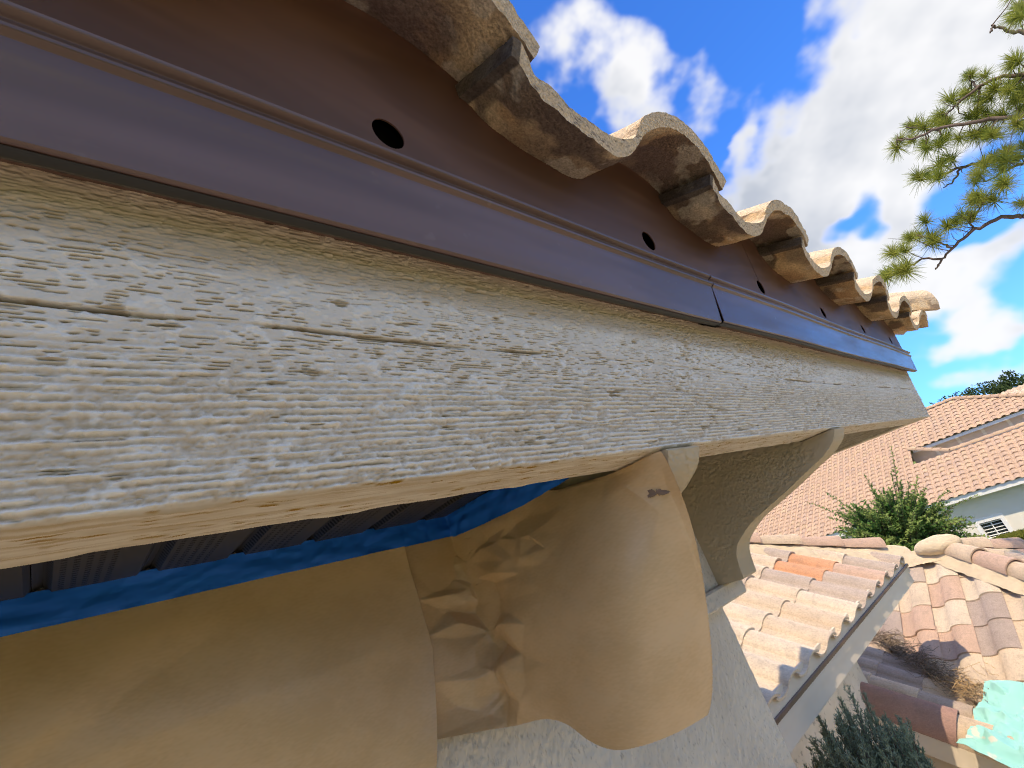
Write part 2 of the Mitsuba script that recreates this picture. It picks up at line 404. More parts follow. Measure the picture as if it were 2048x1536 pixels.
def fascia_height(y, v):
    """Relief of the rough sawn painted face: (y along, v up) in metres -> (metres outwards, 0..1 light painted on the crests, held back in grooves and the top shade band)."""
    F = lambda a, b, c, seed, o: meshkit.fbm(np.stack([y * a, v * b, 0 * y + c], -1), o, seed)
    warp = F(3.0, 18, 0, 5, 3) - 0.5
    low = 1 - np.clip((v - 0.050 - 0.03 * warp) / 0.030, 0, 1)          # the lower half has wide raised grain, the upper half is finer
    knots = 0
    for ky, kv, kr in ((0.085, 0.092, 0.014), (0.36, 0.090, 0.014), (0.78, 0.05, 0.022), (0.30, 0.024, 0.010)):
        knots = knots + 0.0030 * np.exp(-(((y - ky) / (kr * 2.4)) ** 2 + ((v - kv) / kr) ** 2)) * np.tanh((v - kv) / 0.002)
    vv = v + 0.0055 * warp + knots + 0.0014 * (F(60, 60, 0, 9, 3) - 0.5)
    wide, fine = vv / 0.0032, vv / 0.0015

    def saw(ph):
        f = ph - np.floor(ph)
        return np.where(f < 0.62, f / 0.62, (1 - f) / 0.38)
    rid = np.floor(wide)
    n1 = meshkit.fbm(np.stack([y * 75, rid * 7.3, 0 * y], -1), 3, 21)
    a1 = np.clip((n1 - 0.27) * 3.0, 0.15, 1)
    crest = saw(wide) ** 1.25 * a1
    h = low * 0.0020 * crest
    rid2 = np.floor(fine)
    n2 = meshkit.fbm(np.stack([y * 170, rid2 * 5.1, 0 * y + 4], -1), 2, 33)
    cut = np.clip((n2 - 0.54) * 9, 0, 1) * np.clip((F(9, 30, 12, 37, 2) - 0.36) * 6, 0.45, 1)
    f2 = fine - rid2
    notch = np.exp(-((f2 - 0.5) / 0.17) ** 2) * cut
    h = h - (0.45 + 0.55 * (1 - low)) * 0.0018 * notch
    top = np.clip((v - 0.100) / 0.010, 0, 1)
    h = h + top * 0.00045 * saw(vv / 0.0015)
    lump = 0.6 * (F(330, 560, 0, 41, 2) - 0.5) + 0.75 * (F(620, 900, 1, 43, 2) - 0.5)
    h = h + 0.0016 * lump * (0.5 + 0.5 * low)
    tuft = F(170, 260, 2, 47, 3)
    blob = np.clip((tuft - 0.60) * 6, 0, 1)
    h = h + 0.0010 * blob * (0.6 + 0.4 * low)
    deep = np.clip((F(55, 300, 6, 57, 3) - 0.74) * 14, 0, 1)
    h = h - 0.0016 * deep * np.exp(-((f2 - 0.5) / 0.3) ** 2)
    cy = [-2, -0.013, 0.03, 0.061, 0.096, 0.129, 0.207, 0.265, 0.409, 0.622, 0.849, 1.015, 1.337, 1.564, 2.0]
    cv = [0.079, 0.0783, 0.0769, 0.0780, 0.0772, 0.0765, 0.0763, 0.078, 0.0785, 0.0755, 0.0742, 0.0745, 0.0775, 0.0795, 0.08]
    d = v - np.interp(y, cy, cv) - 0.0008 * (meshkit.fbm(np.stack([y * 40, 0 * y, 0 * y], -1), 2, 3) - 0.5)
    gap = meshkit.fbm(np.stack([y * 17, 0 * y, 0 * y + 8], -1), 3, 51)
    openness = np.where(y < 0.022, 1.0, np.clip((gap - 0.46) * 8, 0.15, 1)) * np.clip((meshkit.noise(np.stack([y * 30 + 3, 0 * y, 0 * y], -1), 77) - 0.25) * 6, 0.2, 1)
    split_ = openness * np.exp(-(d / 0.00070) ** 2)
    h = h - 0.0050 * split_
    pale = np.clip(low * (0.22 + crest * 1.25 + 0.6 * lump) + (1 - low) * (0.80 - 1.5 * notch) + 0.5 * blob + 0.35 * (F(9, 40, 3, 63, 3) - 0.5), 0, 1) * (1 - split_) * (1 - 0.8 * deep)  # light on the grain put into the colour: pale crests, tan grooves
    return h, pale * (1 - 0.75 * top)  # top band kept tan to paint the shade under the drip edge


yy = np.concatenate([np.arange(-2.2, -0.045, 0.012), np.arange(-0.045, 0.20, 0.0006), np.arange(0.20, 0.52, 0.0012), np.arange(0.52, Y1 - 0.004, 0.0034), [Y1]])
vv = np.linspace(0.0012, LEN, 340)
Yg, Vg = np.meshgrid(yy, vv, indexing='ij')
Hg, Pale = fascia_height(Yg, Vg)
edge = fnoise(np.stack([yy * 45, 0 * yy, 0 * yy], -1), 1, 61, 4)
Hg = Hg - np.exp(-(Vg - 0.0012) / 0.0012) * (0.0006 + 0.0012 * np.clip(edge, 0, 1)[:, None])
front = np.stack([B0[0] + e2[0] * Vg + n2[0] * Hg, Yg + 0 * Vg, B0[1] + e2[1] * Vg + n2[1] * Hg], -1)
tt = np.linspace(0, 1, 46)
Yb, Tb = np.meshgrid(yy, tt, indexing='ij')
fx = front[:, :1, 0]
fz = front[:, :1, 2]
bx = fx + (-0.2585 - fx) * Tb
rough = fnoise(np.stack([Yb * 35, Tb * 12, 0 * Yb], -1), 1, 71, 3)
bz = 0.0685 + (fz - 0.0685) * np.exp(-Tb * 30) + 0.0009 * rough * np.clip(Tb * 8, 0, 1) - 0.0008 * np.clip((meshkit.fbm(np.stack([Yb * 26, Tb * 30, 0 * Yb + 3], -1), 3, 73) - 0.6) * 5, 0, 1)
jag = 0.0016 * np.clip(fnoise(np.stack([yy * 70, 0 * yy, 0 * yy], -1), 1, 81, 3) * 2, -0.4, 1)
bx = bx - jag[:, None] * Tb ** 6
bottom = np.stack([bx, Yb, bz], -1)
cut_ = np.clip((Yg - 1.45) / 0.35, 0, 1)
front[..., 1] += cut_ * (0.045 - 0.085 * Vg / LEN)
bottom[..., 1] += np.clip((Yb - 1.45) / 0.35, 0, 1) * 0.045
full = np.concatenate([bottom[:, ::-1][:, :-1], front], 1)
back = np.stack([np.stack([0 * yy + T0[0] - 0.040, yy, 0 * yy + T0[1] + 0.008], -1), np.stack([bottom[:, -1, 0], yy, 0 * yy + 0.14], -1), bottom[:, -1]], 1)
ends = Polygon([tuple(B0), tuple(T0), (T0[0] - 0.04, T0[1] + 0.008), (-0.2585, 0.0685)])
endm = prism(ends, (0, Y1 - 0.03, 0), (1, 0, 0), (0, 0, 1), (0, -1, 0), -0.0305)
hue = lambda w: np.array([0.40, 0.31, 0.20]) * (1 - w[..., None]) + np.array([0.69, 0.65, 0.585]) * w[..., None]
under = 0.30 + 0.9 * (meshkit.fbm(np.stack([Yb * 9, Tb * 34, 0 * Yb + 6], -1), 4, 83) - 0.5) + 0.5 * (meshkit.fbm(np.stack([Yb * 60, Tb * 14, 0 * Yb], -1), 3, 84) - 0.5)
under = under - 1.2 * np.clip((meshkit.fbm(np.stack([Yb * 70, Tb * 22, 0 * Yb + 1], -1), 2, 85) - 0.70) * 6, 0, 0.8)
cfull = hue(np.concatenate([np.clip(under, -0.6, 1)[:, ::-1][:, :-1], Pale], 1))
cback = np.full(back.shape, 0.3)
put(H + '__fascia_board', mikit.ply(cat([grid(full), grid(back)]), 'fascia_lit_grain', smooth=True, color=np.vstack([cfull.reshape(-1, 3), cback.reshape(-1, 3)])), None, label='rough sawn tan fascia board with raised grain, light and shade in its colour, and one long crack')
# fascia running back from the far corner
fb2 = Polygon([(Y1 + 0.044, 0.0690), (Y1 - 0.041, 0.1985), (Y1 - 0.08, 0.2065), (Y1 - 0.042, 0.0690)])
put(H + '__fascia_board', prism(fb2, (-0.2147, 0, 0), (0, 1, 0), (0, 0, 1), (-1, 0, 0), 4.0), 'fascia_paint', False)

# drip edge: brown sheet metal, flange, bead and hem, in two lengths with an overlapping joint


def drip(y0, y1, off=0.0, kick=0.0):
    pts = [(-0.205, 0.2060), (-0.1830, 0.1960), (-0.1772, 0.1900), (-0.1755, 0.1888), (-0.1685, 0.1872), (-0.1666, 0.1878), (-0.1662, 0.1900), (-0.1580, 0.2285), (-0.1550, 0.2298),
           (-0.1543, 0.2318), (-0.1572, 0.2335), (-0.1572, 0.2380), (-0.1530, 0.2392), (-0.1522, 0.2412), (-0.1540, 0.2428), (-0.1590, 0.2440), (-0.1690, 0.2590), (-0.1700, 0.2640), (-0.24, 0.29)]
    pts = np.array(pts) + off * np.array([-0.94, 0.2])
    pts[1:9, 0] += kick * (0.2320 - pts[1:9, 1]) / 0.045
    n = max(int((y1 - y0) / 0.02), 2)
    ysl = np.linspace(y0, y1, n)
    ins = pts + 0.0009 * np.array([-0.94, 0.3])
    # rounded by corner subdivision
    def rnd(p):
        q = [p[0]]
        for i in range(1, len(p) - 1):
            a, b, c = p[i - 1], p[i], p[i + 1]
            r = min(0.0009, 0.3 * np.linalg.norm(b - a), 0.3 * np.linalg.norm(c - b))
            pa, pc = b + unit(a - b) * r, b + unit(c - b) * r
            q += [pa, 0.25 * pa + 0.5 * b + 0.25 * pc, pc]
        return np.array(q + [p[-1]])
    o, i_ = rnd(pts), rnd(ins)
    def sheet(q):
        P = np.zeros((len(q), n, 3))
        wob = 0.0007 * np.sin(ysl * 9 + 1) + 0.0009 * fnoise(np.stack([ysl * 3, 0 * ysl, 0 * ysl], -1), 1, 91, 2)
        P[..., 0] = q[:, :1] + wob
        P[..., 1] = ysl
        P[..., 2] = q[:, 1:] + 0.3 * wob
        return P
    A, Bm = sheet(o), sheet(i_)
    endc = np.stack([A[:, -1], Bm[:, -1]], 1)
    end0 = np.stack([A[:, 0], Bm[:, 0]], 1)
    return cat([grid(A), grid(Bm), grid(endc), grid(end0)])


put(H + '__drip_edge', drip(-2.2, 0.5315), 'metal_brown', 25, label='nearer length of brown metal drip edge')
put(H + '__drip_edge', drip(0.5345, 1.752, 0.0006, 0.0024), 'metal_brown', 25, label='farther length of drip edge, tucked behind the first')
for y0, y1 in ((-2.2, 0.5315), (0.5345, 1.752)):
    ysl = np.linspace(y0, y1, 120)
    q_ = np.array([(-0.1838, 0.1957), (-0.1775, 0.1897), (-0.1756, 0.1883), (-0.1692, 0.1868)])
    Ph = np.zeros((4, 120, 3))
    wob = 0.0007 * np.sin(ysl * 9 + 1) + 0.0009 * fnoise(np.stack([ysl * 3, 0 * ysl, 0 * ysl], -1), 1, 91, 2)
    kk = 0.0020 if y0 > 0 else 0.0
    Ph[..., 0], Ph[..., 1], Ph[..., 2] = q_[:, :1] + wob + kk, ysl, q_[:, 1:] + 0.3 * wob
    put((H + '__drip_edge' if y0 < 0 else H + '__drip_edge_001') + '__hem_shade', grid(Ph), 'metal_shade', True)  # dark strip over the brown hem paints the shade on its underside
put(H + '__drip_edge__gap_shade', drip(0.521, 0.545, 0.0030), 'void_black', 25)  # black strip added behind the joint for the dark slit
put(H + '__drip_edge', box(-4.2, -0.19, Y1 - 0.075, Y1 - 0.040, 0.200, 0.258, 0.004), 'metal_brown', False)

# tile profile: t across the tile, height of upper and lower surface
PT = [(-0.026, 0.0035), (-0.017, 0.0030), (-0.010, -0.0035), (-0.005, -0.0105), (0.008, -0.0130), (0.030, -0.0185), (0.055, -0.0225), (0.080, -0.0222), (0.105, -0.0178), (0.120, -0.0122), (0.1285, -0.0050), (0.1315, 0.0030),
      (0.1345, 0.0105), (0.142, 0.0175), (0.156, 0.0260), (0.175, 0.0325), (0.200, 0.0372), (0.222, 0.0372), (0.245, 0.0340), (0.266, 0.0285), (0.285, 0.0215), (0.302, 0.0140), (0.313, 0.0080)]
PT = np.array(PT)
# lower surface, row by row under the upper one: a thick rounded belly under the pan, a hollow under the roll
PB = np.array([(-0.026, -0.0085), (-0.018, -0.0105), (-0.012, -0.0150), (-0.006, -0.0205), (0.008, -0.0255), (0.030, -0.0310), (0.055, -0.0350), (0.080, -0.0368), (0.103, -0.0345), (0.117, -0.0285), (0.1265, -0.0200), (0.1335, -0.0105),
               (0.1395, -0.0025), (0.1475, 0.0045), (0.1600, 0.0125), (0.1775, 0.0190), (0.2005, 0.0236), (0.2215, 0.0237), (0.2435, 0.0206), (0.2640, 0.0155), (0.2815, 0.0088), (0.2970, 0.0018), (0.3065, -0.0040)])
assert len(PB) == len(PT)
PITCH = 0.300


def profile(n):
    s = np.r_[0, np.cumsum(np.linalg.norm(np.diff(PT, axis=0), axis=1))]
    c = CubicSpline(s, PT)
    u = np.linspace(0, s[-1], n)
    top = c(u)
    bot = np.stack([np.interp(u, s, PB[:, 0]), np.interp(u, s, PB[:, 1])], -1)
    cb_ = CubicSpline(s, PB)
    bot = cb_(u)
    return top, bot


def tile_parts(n, svals, rough=0.0, seed=0, chip=0.0):
    """S tile in local axes: x = t, y = upslope from the butt, z = height."""
    top, bot = profile(n)
    sv = np.asarray(svals, float)
    def surf(q, k):
        P = np.zeros((len(q), len(sv), 3))
        P[..., 0], P[..., 2], P[..., 1] = q[:, :1], q[:, 1:], sv
        return P
    A, Bm = surf(top, 0), surf(bot, 1)
    caps = np.stack([A[:, 0] * (1 - f) + Bm[:, 0] * f for f in np.linspace(0, 1, 2 if rough == 0 else 9)], 0)
    sl = np.stack([A[0] * (1 - f) + Bm[0] * f for f in np.linspace(0, 1, 2 if rough == 0 else 5)], 0)
    sr = np.stack([A[-1] * (1 - f) + Bm[-1] * f for f in np.linspace(0, 1, 2 if rough == 0 else 5)], 0)
    cb = np.stack([A[:, -1], Bm[:, -1]], 0)
    ps = [A, Bm[::-1], caps[::-1], sl, sr[::-1], cb]
    if rough > 0:
        out = []
        for P in ps:
            q = P + seed * 3.17
            disp = np.stack([fnoise(q, 210, 1 + k, 3) for k in range(3)], -1) * rough
            wav = np.stack([fnoise(q, 22, 11 + k, 2) for k in range(3)], -1) * rough * 3
            arris = np.exp(-P[..., 1:2] / 0.004) * chip * np.clip(np.stack([0 * q[..., 0], meshkit.fbm(q * 90, 3, 17) - 0.35, 0 * q[..., 0]], -1), 0, 1)
            out.append(P + disp + wav + arris)
        ps = out
    return ps


def frame(o, across, up):
    across, up = unit(across), unit(up)
    n = np.cross(across, up)
    M = np.eye(4)
    M[:3, 0], M[:3, 1], M[:3, 2], M[:3, 3] = across, up, n, o
    return M


# main eave tiles: centre of the butts at (-0.099, 0.333), roof slope 25 degrees
PH = math.radians(25)
up_main = np.array([-math.cos(PH), 0, math.sin(PH)])
Lm = math.radians(29)
ubut = np.array([math.sin(Lm), 0, math.cos(Lm)])


def main_tile(t0, s0, seed, n=70, dens=True, lift=0.0):
    sv = np.r_[np.linspace(0, 0.012, 7), np.linspace(0.016, 0.13, 20 if dens else 8), 0.2, 0.28, 0.36, 0.42]
    ps = tile_parts(n, sv, 0.0016 if dens else 0.0011, seed, 0.004)
    out, uvs = [], []
    for P in ps:
        uvs.append(np.stack([P[..., 0], P[..., 1] + 10.0 * (seed % 7)], -1)[::-1].reshape(-1, 2))
        W3 = np.array([-0.099, 0, 0.333]) + P[..., 2:3] * ubut + (P[..., 1:2] + s0) * up_main + (P[..., 0:1] + t0) * np.array([0, 1.0, 0]) + lift * np.array([0.42, 0, 0.9])
        out.append(grid(W3[::-1]))
    return mikit.ply(cat(out), 'tile_weathered', smooth=True, uv=np.vstack(uvs))


rng = np.random.default_rng(5)
for c in range(3):
    for k in range(-3, 6):
        t0 = 0.253 + PITCH * k
        if c and k < -1:
            continue
        near = c == 0 and k in (-1, 0)
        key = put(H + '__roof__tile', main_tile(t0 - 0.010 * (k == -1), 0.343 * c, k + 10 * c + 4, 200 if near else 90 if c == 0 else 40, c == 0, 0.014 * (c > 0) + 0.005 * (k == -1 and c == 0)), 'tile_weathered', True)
# corner barrel at the hip end, running up the hip


def barrel(r0, r1, length, thick=0.014, a0=-95, a1=95, n=22, m=8, rough=0.0012, seed=0):
    """Half barrel cap: axis +y (upslope), lower end at y = 0 with radius r1 (wide), far end radius r0."""
    th = np.radians(np.linspace(a0, a1, n))
    sv = np.linspace(0, length, m)
    R = np.interp(sv, [0, length], [r1, r0])
    A = np.stack([np.sin(th)[:, None] * R, 0 * th[:, None] + sv, np.cos(th)[:, None] * R], -1)
    Bm = np.stack([np.sin(th)[:, None] * (R - thick), 0 * th[:, None] + sv, np.cos(th)[:, None] * (R - thick)], -1)
    ps = [A, Bm[::-1], np.stack([A[:, 0], Bm[:, 0]], 0)[::-1], np.stack([A[0], Bm[0]], 0), np.stack([A[-1], Bm[-1]], 0)[::-1], np.stack([A[:, -1], Bm[:, -1]], 0)]
    return cat([grid((P + np.stack([fnoise(P + seed, 40, k, 3) for k in range(3)], -1) * rough * 2)[::-1]) for P in ps])


def placed(m, M):
    m = m.copy()
    m.apply_transform(M)
    return m


hip_dir = unit([-1, -1, math.tan(PH)])
hip_o = np.array([-0.105, 2.03, 0.362])
side = unit(np.cross(hip_dir, [0, 0, 1]))
for k in range(4):
    M = frame(hip_o + hip_dir * 0.36 * k + np.array([0, 0, 0.004 * k]), side, hip_dir)
    put(H + '__roof__hip_cap', placed(barrel(0.072, 0.088, 0.42, 0.016, -100, 100, 30, 12, 0.002, k), M), 'tile_weathered', 30)
# roof body under the tiles (hip at the far corner)
zb = lambda x: 0.296 + (-0.16 - x) * math.tan(PH)
ax = -4.2
d0 = 1.74
vb = [(-0.175, -4, 0.285), (-0.175, d0 + 0.06, 0.285), (ax, d0 + 0.06, 0.285), (ax, -4, 0.285)]
apex_y = d0 + 0.06 - (-0.175 - ax)
vb += [(ax, apex_y, 0.285 + (-0.175 - ax) * math.tan(PH)), (ax, -4, 0.285 + (-0.175 - ax) * math.tan(PH))]
vb = np.array(vb) + np.array([0, 0, -0.005])
put(H + '__roof__deck', mesh_of(vb, [(0, 1, 4), (0, 4, 5), (1, 2, 4), (0, 3, 2), (0, 2, 1), (0, 5, 3), (3, 5, 4), (3, 4, 2)]), 'void_black', False)
# bird stop: brown closure plates under the tiles with weep holes, top cut to the tile waves
top_, bot_ = profile(60)


def bird_plate(y0, y1):
    xs = np.linspace(y0, y1, int((y1 - y0) / 0.006) + 2)
    t = (xs - 0.253 + 0.010) % PITCH - 0.010
    hb = np.interp(t, bot_[:, 0], bot_[:, 1])
    ztop = 0.364 + hb * 1.10 + 0.005
    pts = [(y0, 0.258)] + [(y1, 0.258)] + list(zip(xs[::-1], ztop[::-1]))
    poly = Polygon(pts).buffer(0)
    for j in range(-8, 6):
        hy = 0.1525 + 0.304 * j
        poly = poly.difference(Point(hy, 0.2805).buffer(0.0112, 16))
    ez = unit([math.cos(math.radians(7)), 0, -math.sin(math.radians(7))])
    ey = unit([math.sin(math.radians(7)), 0, math.cos(math.radians(7))])
    o = np.array([-0.1700, 0, 0.262]) - ey * 0.262
    return prism(poly, o, (0, 1, 0), ey, ez, 0.0011)


put(H + '__bird_stop', bird_plate(-1.2, 0.7625), 'metal_matte', False, label='nearer brown closure plate with round weep holes')
put(H + '__bird_stop', bird_plate(0.7640, 1.80), 'metal_matte', False, label='farther brown closure plate under the tile waves')
put(H + '__bird_stop', box(-4.2, -0.175, Y1 - 0.006, Y1, 0.255, 0.345), 'metal_brown', False)
put(H + '__eave_cavity_dark', box(-0.236, -0.179, -1.2, 1.78, 0.27, 0.33), 'void_black', False)  # solid black box put in for the dark behind the weep holes

# brackets: curved stucco corbels
prof_b = [(-0.541, 0.112), (-0.541, -0.099), (-0.4510, -0.099), (-0.4480, -0.078), (-0.436, -0.048), (-0.418, -0.034), (-0.397, -0.0215), (-0.360, -0.0075), (-0.3194, 0.0065), (-0.290, 0.0175),
          (-0.2669, 0.0265), (-0.245, 0.0345), (-0.2321, 0.0415), (-0.221, 0.049), (-0.2135, 0.0575), (-0.209, 0.0660)]
cb = CubicSpline(np.arange(13), np.array(prof_b[3:]))(np.linspace(0, 12, 60))
pb = Polygon([(-0.541, 0.1135), (-0.541, -0.099), (-0.451, -0.099)] + [tuple(q) for q in cb] + [(-0.209, 0.0672), (-0.2605, 0.0672), (-0.2605, 0.1135)]).buffer(0)


def corbel(ya, yb):
    poly = pb.buffer(-0.002).buffer(0.002)
    L_ = poly.exterior.length
    ring = np.array([poly.exterior.interpolate(t).coords[0] for t in np.linspace(0, L_, int(L_ / 0.003), endpoint=False)])
    x0, z0, x1, z1 = poly.bounds
    inner = poly.buffer(-0.002)
    gx_, gz_ = np.meshgrid(np.arange(x0, x1, 0.003), np.arange(z0, z1, 0.003), indexing='ij')
    pts = np.stack([gx_.ravel(), gz_.ravel()], -1)
    pts = pts[shapely.contains_xy(inner, pts[:, 0], pts[:, 1])]
    allq = np.vstack([ring, pts])
    tri = Delaunay(allq).simplices
    cen_ = allq[tri].mean(1)
    tri = tri[shapely.contains_xy(poly, cen_[:, 0], cen_[:, 1])]
    a_ = allq[tri]
    flip = ((a_[:, 1, 0] - a_[:, 0, 0]) * (a_[:, 2, 1] - a_[:, 0, 1]) - (a_[:, 1, 1] - a_[:, 0, 1]) * (a_[:, 2, 0] - a_[:, 0, 0])) < 0
    tri[flip] = tri[flip][:, ::-1]
    out = []
    for y, sg in ((ya, -1), (yb, 1)):
        P = np.stack([allq[:, 0], np.full(len(allq), y), allq[:, 1]], -1)
        amp = np.r_[np.zeros(len(ring)), np.ones(len(pts))] * 0.0014
        P[:, 1] += sg * amp * (meshkit.fbm(P * 200, 3, 5) - 0.35)
        out.append(mesh_of(P, tri if sg < 0 else tri[:, ::-1]))
    rows = np.linspace(0, 1, 14)
    rc_ = np.vstack([ring, ring[:1]])
    Pr = np.stack([np.stack([rc_[:, 0], np.full(len(rc_), ya + (yb - ya) * r), rc_[:, 1]], -1) for r in rows], 0)
    d_ = np.gradient(rc_, axis=0)
    nr = np.stack([d_[:, 1], 0 * d_[:, 0], -d_[:, 0]], -1)
    nr /= np.linalg.norm(nr, axis=1, keepdims=True) + 1e-12
    if not Polygon(ring).exterior.is_ccw:
        nr = -nr
    Pr = Pr + nr[None] * (0.0012 * (meshkit.fbm(Pr * 200, 3, 6) - 0.5) * (np.sin(np.pi * rows)[:, None] ** 0.5))[..., None]
    out.append(grid(Pr))
    return cat(out)


for y0 in (0.381, 0.866):
    bm = corbel(y0, y0 + 0.055)
    b = put(H + '__bracket', bm, 'stucco_brown', 50)
    labels[b] = {'label': 'stucco bracket half hidden by brown paper' if y0 < 0.5 else 'curved brown stucco bracket at the wall corner'}
    put(b + '__backplate', box(WX + 0.001, -0.500, y0 - (0.06 if y0 > 0.5 else -0.002), y0 + 0.052, -0.0985, 0.112, 0.002), 'stucco', 30)

# ------------------------------------------------------------------ masking paper and tape
thing('masking_paper', 'wide sheet of brown kraft masking paper hanging flat on the wall at lower left', 'masking paper')
ny, nz = 420, 260
edge_y = lambda z: np.interp(z, [-0.6, -0.119, -0.021, 0.03, 0.09, 0.12], [0.20, 0.277, 0.3068, 0.309, 0.3062, 0.306])
U, V = np.meshgrid(np.linspace(0, 1, ny), np.linspace(0, 1, nz), indexing='ij')
Z = 0.098 - 0.62 * V
Yp = -1.2 + (edge_y(Z) + 1.2) * U ** 0.6
X = -0.5330 + 0.013 * np.sin(7.5 * Yp + 14 * Z + 0.6) * np.clip(V * 6, 0, 1) + 0.012 * fnoise(np.stack([Yp * 5, Z * 7, 0 * Z], -1), 1, 3, 3) * np.clip(V * 9, 0.05, 1)
X = np.maximum(X, -0.5365)
rps = np.random.default_rng(15)
cn = np.vstack([np.stack([rps.uniform(-0.9, 0.34, 90), rps.uniform(-0.55, 0.10, 90)], -1), [[-1.3, -0.7], [-1.3, 0.2], [0.5, -0.7], [0.5, 0.2]]])
X = X + np.nan_to_num(LinearNDInterpolator(cn, np.abs(rps.normal(0, 0.0022, len(cn))))(Yp, Z)) * np.clip(V * 8, 0.1, 1)
X = X + 0.004 * np.exp(-(edge_y(Z) - Yp) / 0.02)
P1 = np.stack([X, Yp, Z], -1)
put('masking_paper', cat([grid(P1), grid((P1 - [0.0006, 0, 0])[::-1])]), 'kraft_paper', True)

thing('masking_paper_001', 'creased brown kraft paper sheet wrapped over the nearer bracket', 'masking paper')
ctrl = np.array([[[-0.536, 0.3064, 0.0891], [-0.536, 0.3774, 0.0862], [-0.4402, 0.374, 0.0844], [-0.38, 0.374, 0.0782], [-0.317, 0.372, 0.0756], [-0.2562, 0.37, 0.0639], [-0.2079, 0.368, 0.0539]],
                 [[-0.534, 0.3099, 0.041], [-0.525, 0.3848, 0.0291], [-0.4423, 0.365, 0.0226], [-0.3615, 0.355, 0.0147], [-0.2943, 0.35, 0.007], [-0.2529, 0.365, 0.0008], [-0.2303, 0.395, -0.0095]],
                 [[-0.53, 0.3014, -0.0204], [-0.515, 0.3791, -0.0365], [-0.451, 0.355, -0.0342], [-0.3791, 0.345, -0.0514], [-0.3214, 0.342, -0.0668], [-0.2818, 0.36, -0.0779], [-0.2688, 0.41, -0.092]],
                 [[-0.525, 0.2761, -0.0962], [-0.51, 0.3442, -0.1141], [-0.4765, 0.355, -0.1146], [-0.4167, 0.35, -0.1124], [-0.3621, 0.342, -0.1319], [-0.3173, 0.355, -0.1357], [-0.2905, 0.4, -0.1353]]])
topx = ctrl[0] + np.array([0, 0, 0.024])
topx[4:, 2] = np.minimum(topx[4:, 2], 0.0655)
topx[4:, 0] = np.minimum(topx[4:, 0], -0.2095)
ctrl = np.concatenate([topx[None], ctrl], 0)
ru, rv = np.array([-0.14, 0, 0.33, 0.66, 1.0]), np.array([0, 0.13, 0.27, 0.42, 0.60, 0.80, 1.0])
gu, gv = np.linspace(-0.14, 1, 240), np.linspace(0, 1, 300)
P2 = np.stack([RectBivariateSpline(ru, rv, ctrl[..., k], kx=2, ky=2)(gu, gv) for k in range(3)], -1)
Gu, Gv = np.meshgrid(gu, gv, indexing='ij')


rpl = np.random.default_rng(77)
nodes = [(0, .13, 0), (.18, .15, 10), (.30, .14, 12), (.42, .105, 15), (.62, .125, 7), (.80, .12, 17), (1, .13, 8), (.10, .06, 1), (.28, .06, 2), (.40, .05, 12), (.45, .075, 12), (.475, .04, -3), (.50, .075, -2), (.56, .045, 13), (.72, .04, 9), (.82, .07, 13),
         (.90, .045, -3), (.93, .085, 0), (1, .05, 6), (.1, .20, -3), (.4, .185, -6), (.55, .19, -2), (.7, .195, -7), (.9, .20, -3), (1, .2, 0), (0, .19, 4), (.14, .215, 8), (.3, .235, 10), (.6, .255, 9), (.78, .25, 13), (.86, .265, 10), (1, .26, 3), (.12, .29, -2), (.3, .31, 0), (.6, .33, -1),
         (.74, .31, -3), (.85, .335, 0), (.92, .30, 5), (1, .33, 0), (.16, .36, 3), (.05, .40, -2), (.25, .42, 0), (.6, .42, 0), (.9, .42, 0), (1, .42, 0), (-.14, 0, 0), (-.14, .13, 0), (-.14, .3, 0), (-.14, .42, 0), (0, 0, 0), (.2, 0, 0), (.4, 0, 2), (.6, 0, 2), (.8, 0, 2), (1, 0, 2),
         (-.14, 1, 0), (.5, 1, 0), (1, 1, 0), (.5, .6, 0), (.9, .7, 0), (.12, .55, 0), (.05, .62, 2), (.16, .68, -2), (.03, .75, -2), (.10, .80, 3), (.20, .78, -1), (.05, .86, 3), (.22, .88, 2), (.12, .95, -2), (.30, .95, 1), (.34, .80, 0)]
nodes = np.array(nodes, float)
nodes[:, 2] *= 0.8
jit = np.vstack([np.stack([rpl.uniform(0, 1, 70), rpl.uniform(0.01, 0.40, 70)], -1), np.stack([rpl.uniform(0, 1, 26), rpl.uniform(0.42, 0.99, 26)], -1)])
base_i = LinearNDInterpolator(nodes[:, :2], nodes[:, 2])
allp = np.vstack([nodes[:, :2], jit])
alld = np.r_[nodes[:, 2], base_i(jit) + np.r_[rpl.normal(0, 1.3, 70), rpl.normal(0, 0.45, 26)]]
relief = np.nan_to_num(LinearNDInterpolator(allp, alld)(Gu, Gv)) * 0.001
k5 = np.array([0, 1, 2, 1, 0]) / 4
relief = np.apply_along_axis(lambda q: np.convolve(np.pad(q, 2, 'edge'), k5, 'valid'), 0, relief)
relief = np.apply_along_axis(lambda q: np.convolve(np.pad(q, 2, 'edge'), k5, 'valid'), 1, relief)
relief = relief + 0.0015 * fnoise(np.stack([Gu * 3, Gv * 4, 0 * Gu], -1), 1, 5, 3)
Nv = np.cross(np.gradient(P2, axis=0), np.gradient(P2, axis=1))
Nv /= np.linalg.norm(Nv, axis=-1, keepdims=True) + 1e-12
sgn = np.sign(np.sum(Nv * (-P2), axis=-1).mean())
relief = relief * np.clip(Gu * 7 + 0.3, 0.05, 1)
serr = 0.0012 * np.abs(((Gu * 70) % 1) - 0.5) * (Gv > 0.995)
P2 = P2 + sgn * Nv * relief[..., None]
P2[:, -1, 0] += serr[:, -1]
P2[..., 0] = np.where(P2[..., 1] < 0.382, np.maximum(P2[..., 0], -0.5366), np.maximum(P2[..., 0], -0.497))
P2[..., 1] = np.where(P2[..., 0] < -0.30, np.minimum(P2[..., 1], 0.3775), P2[..., 1])
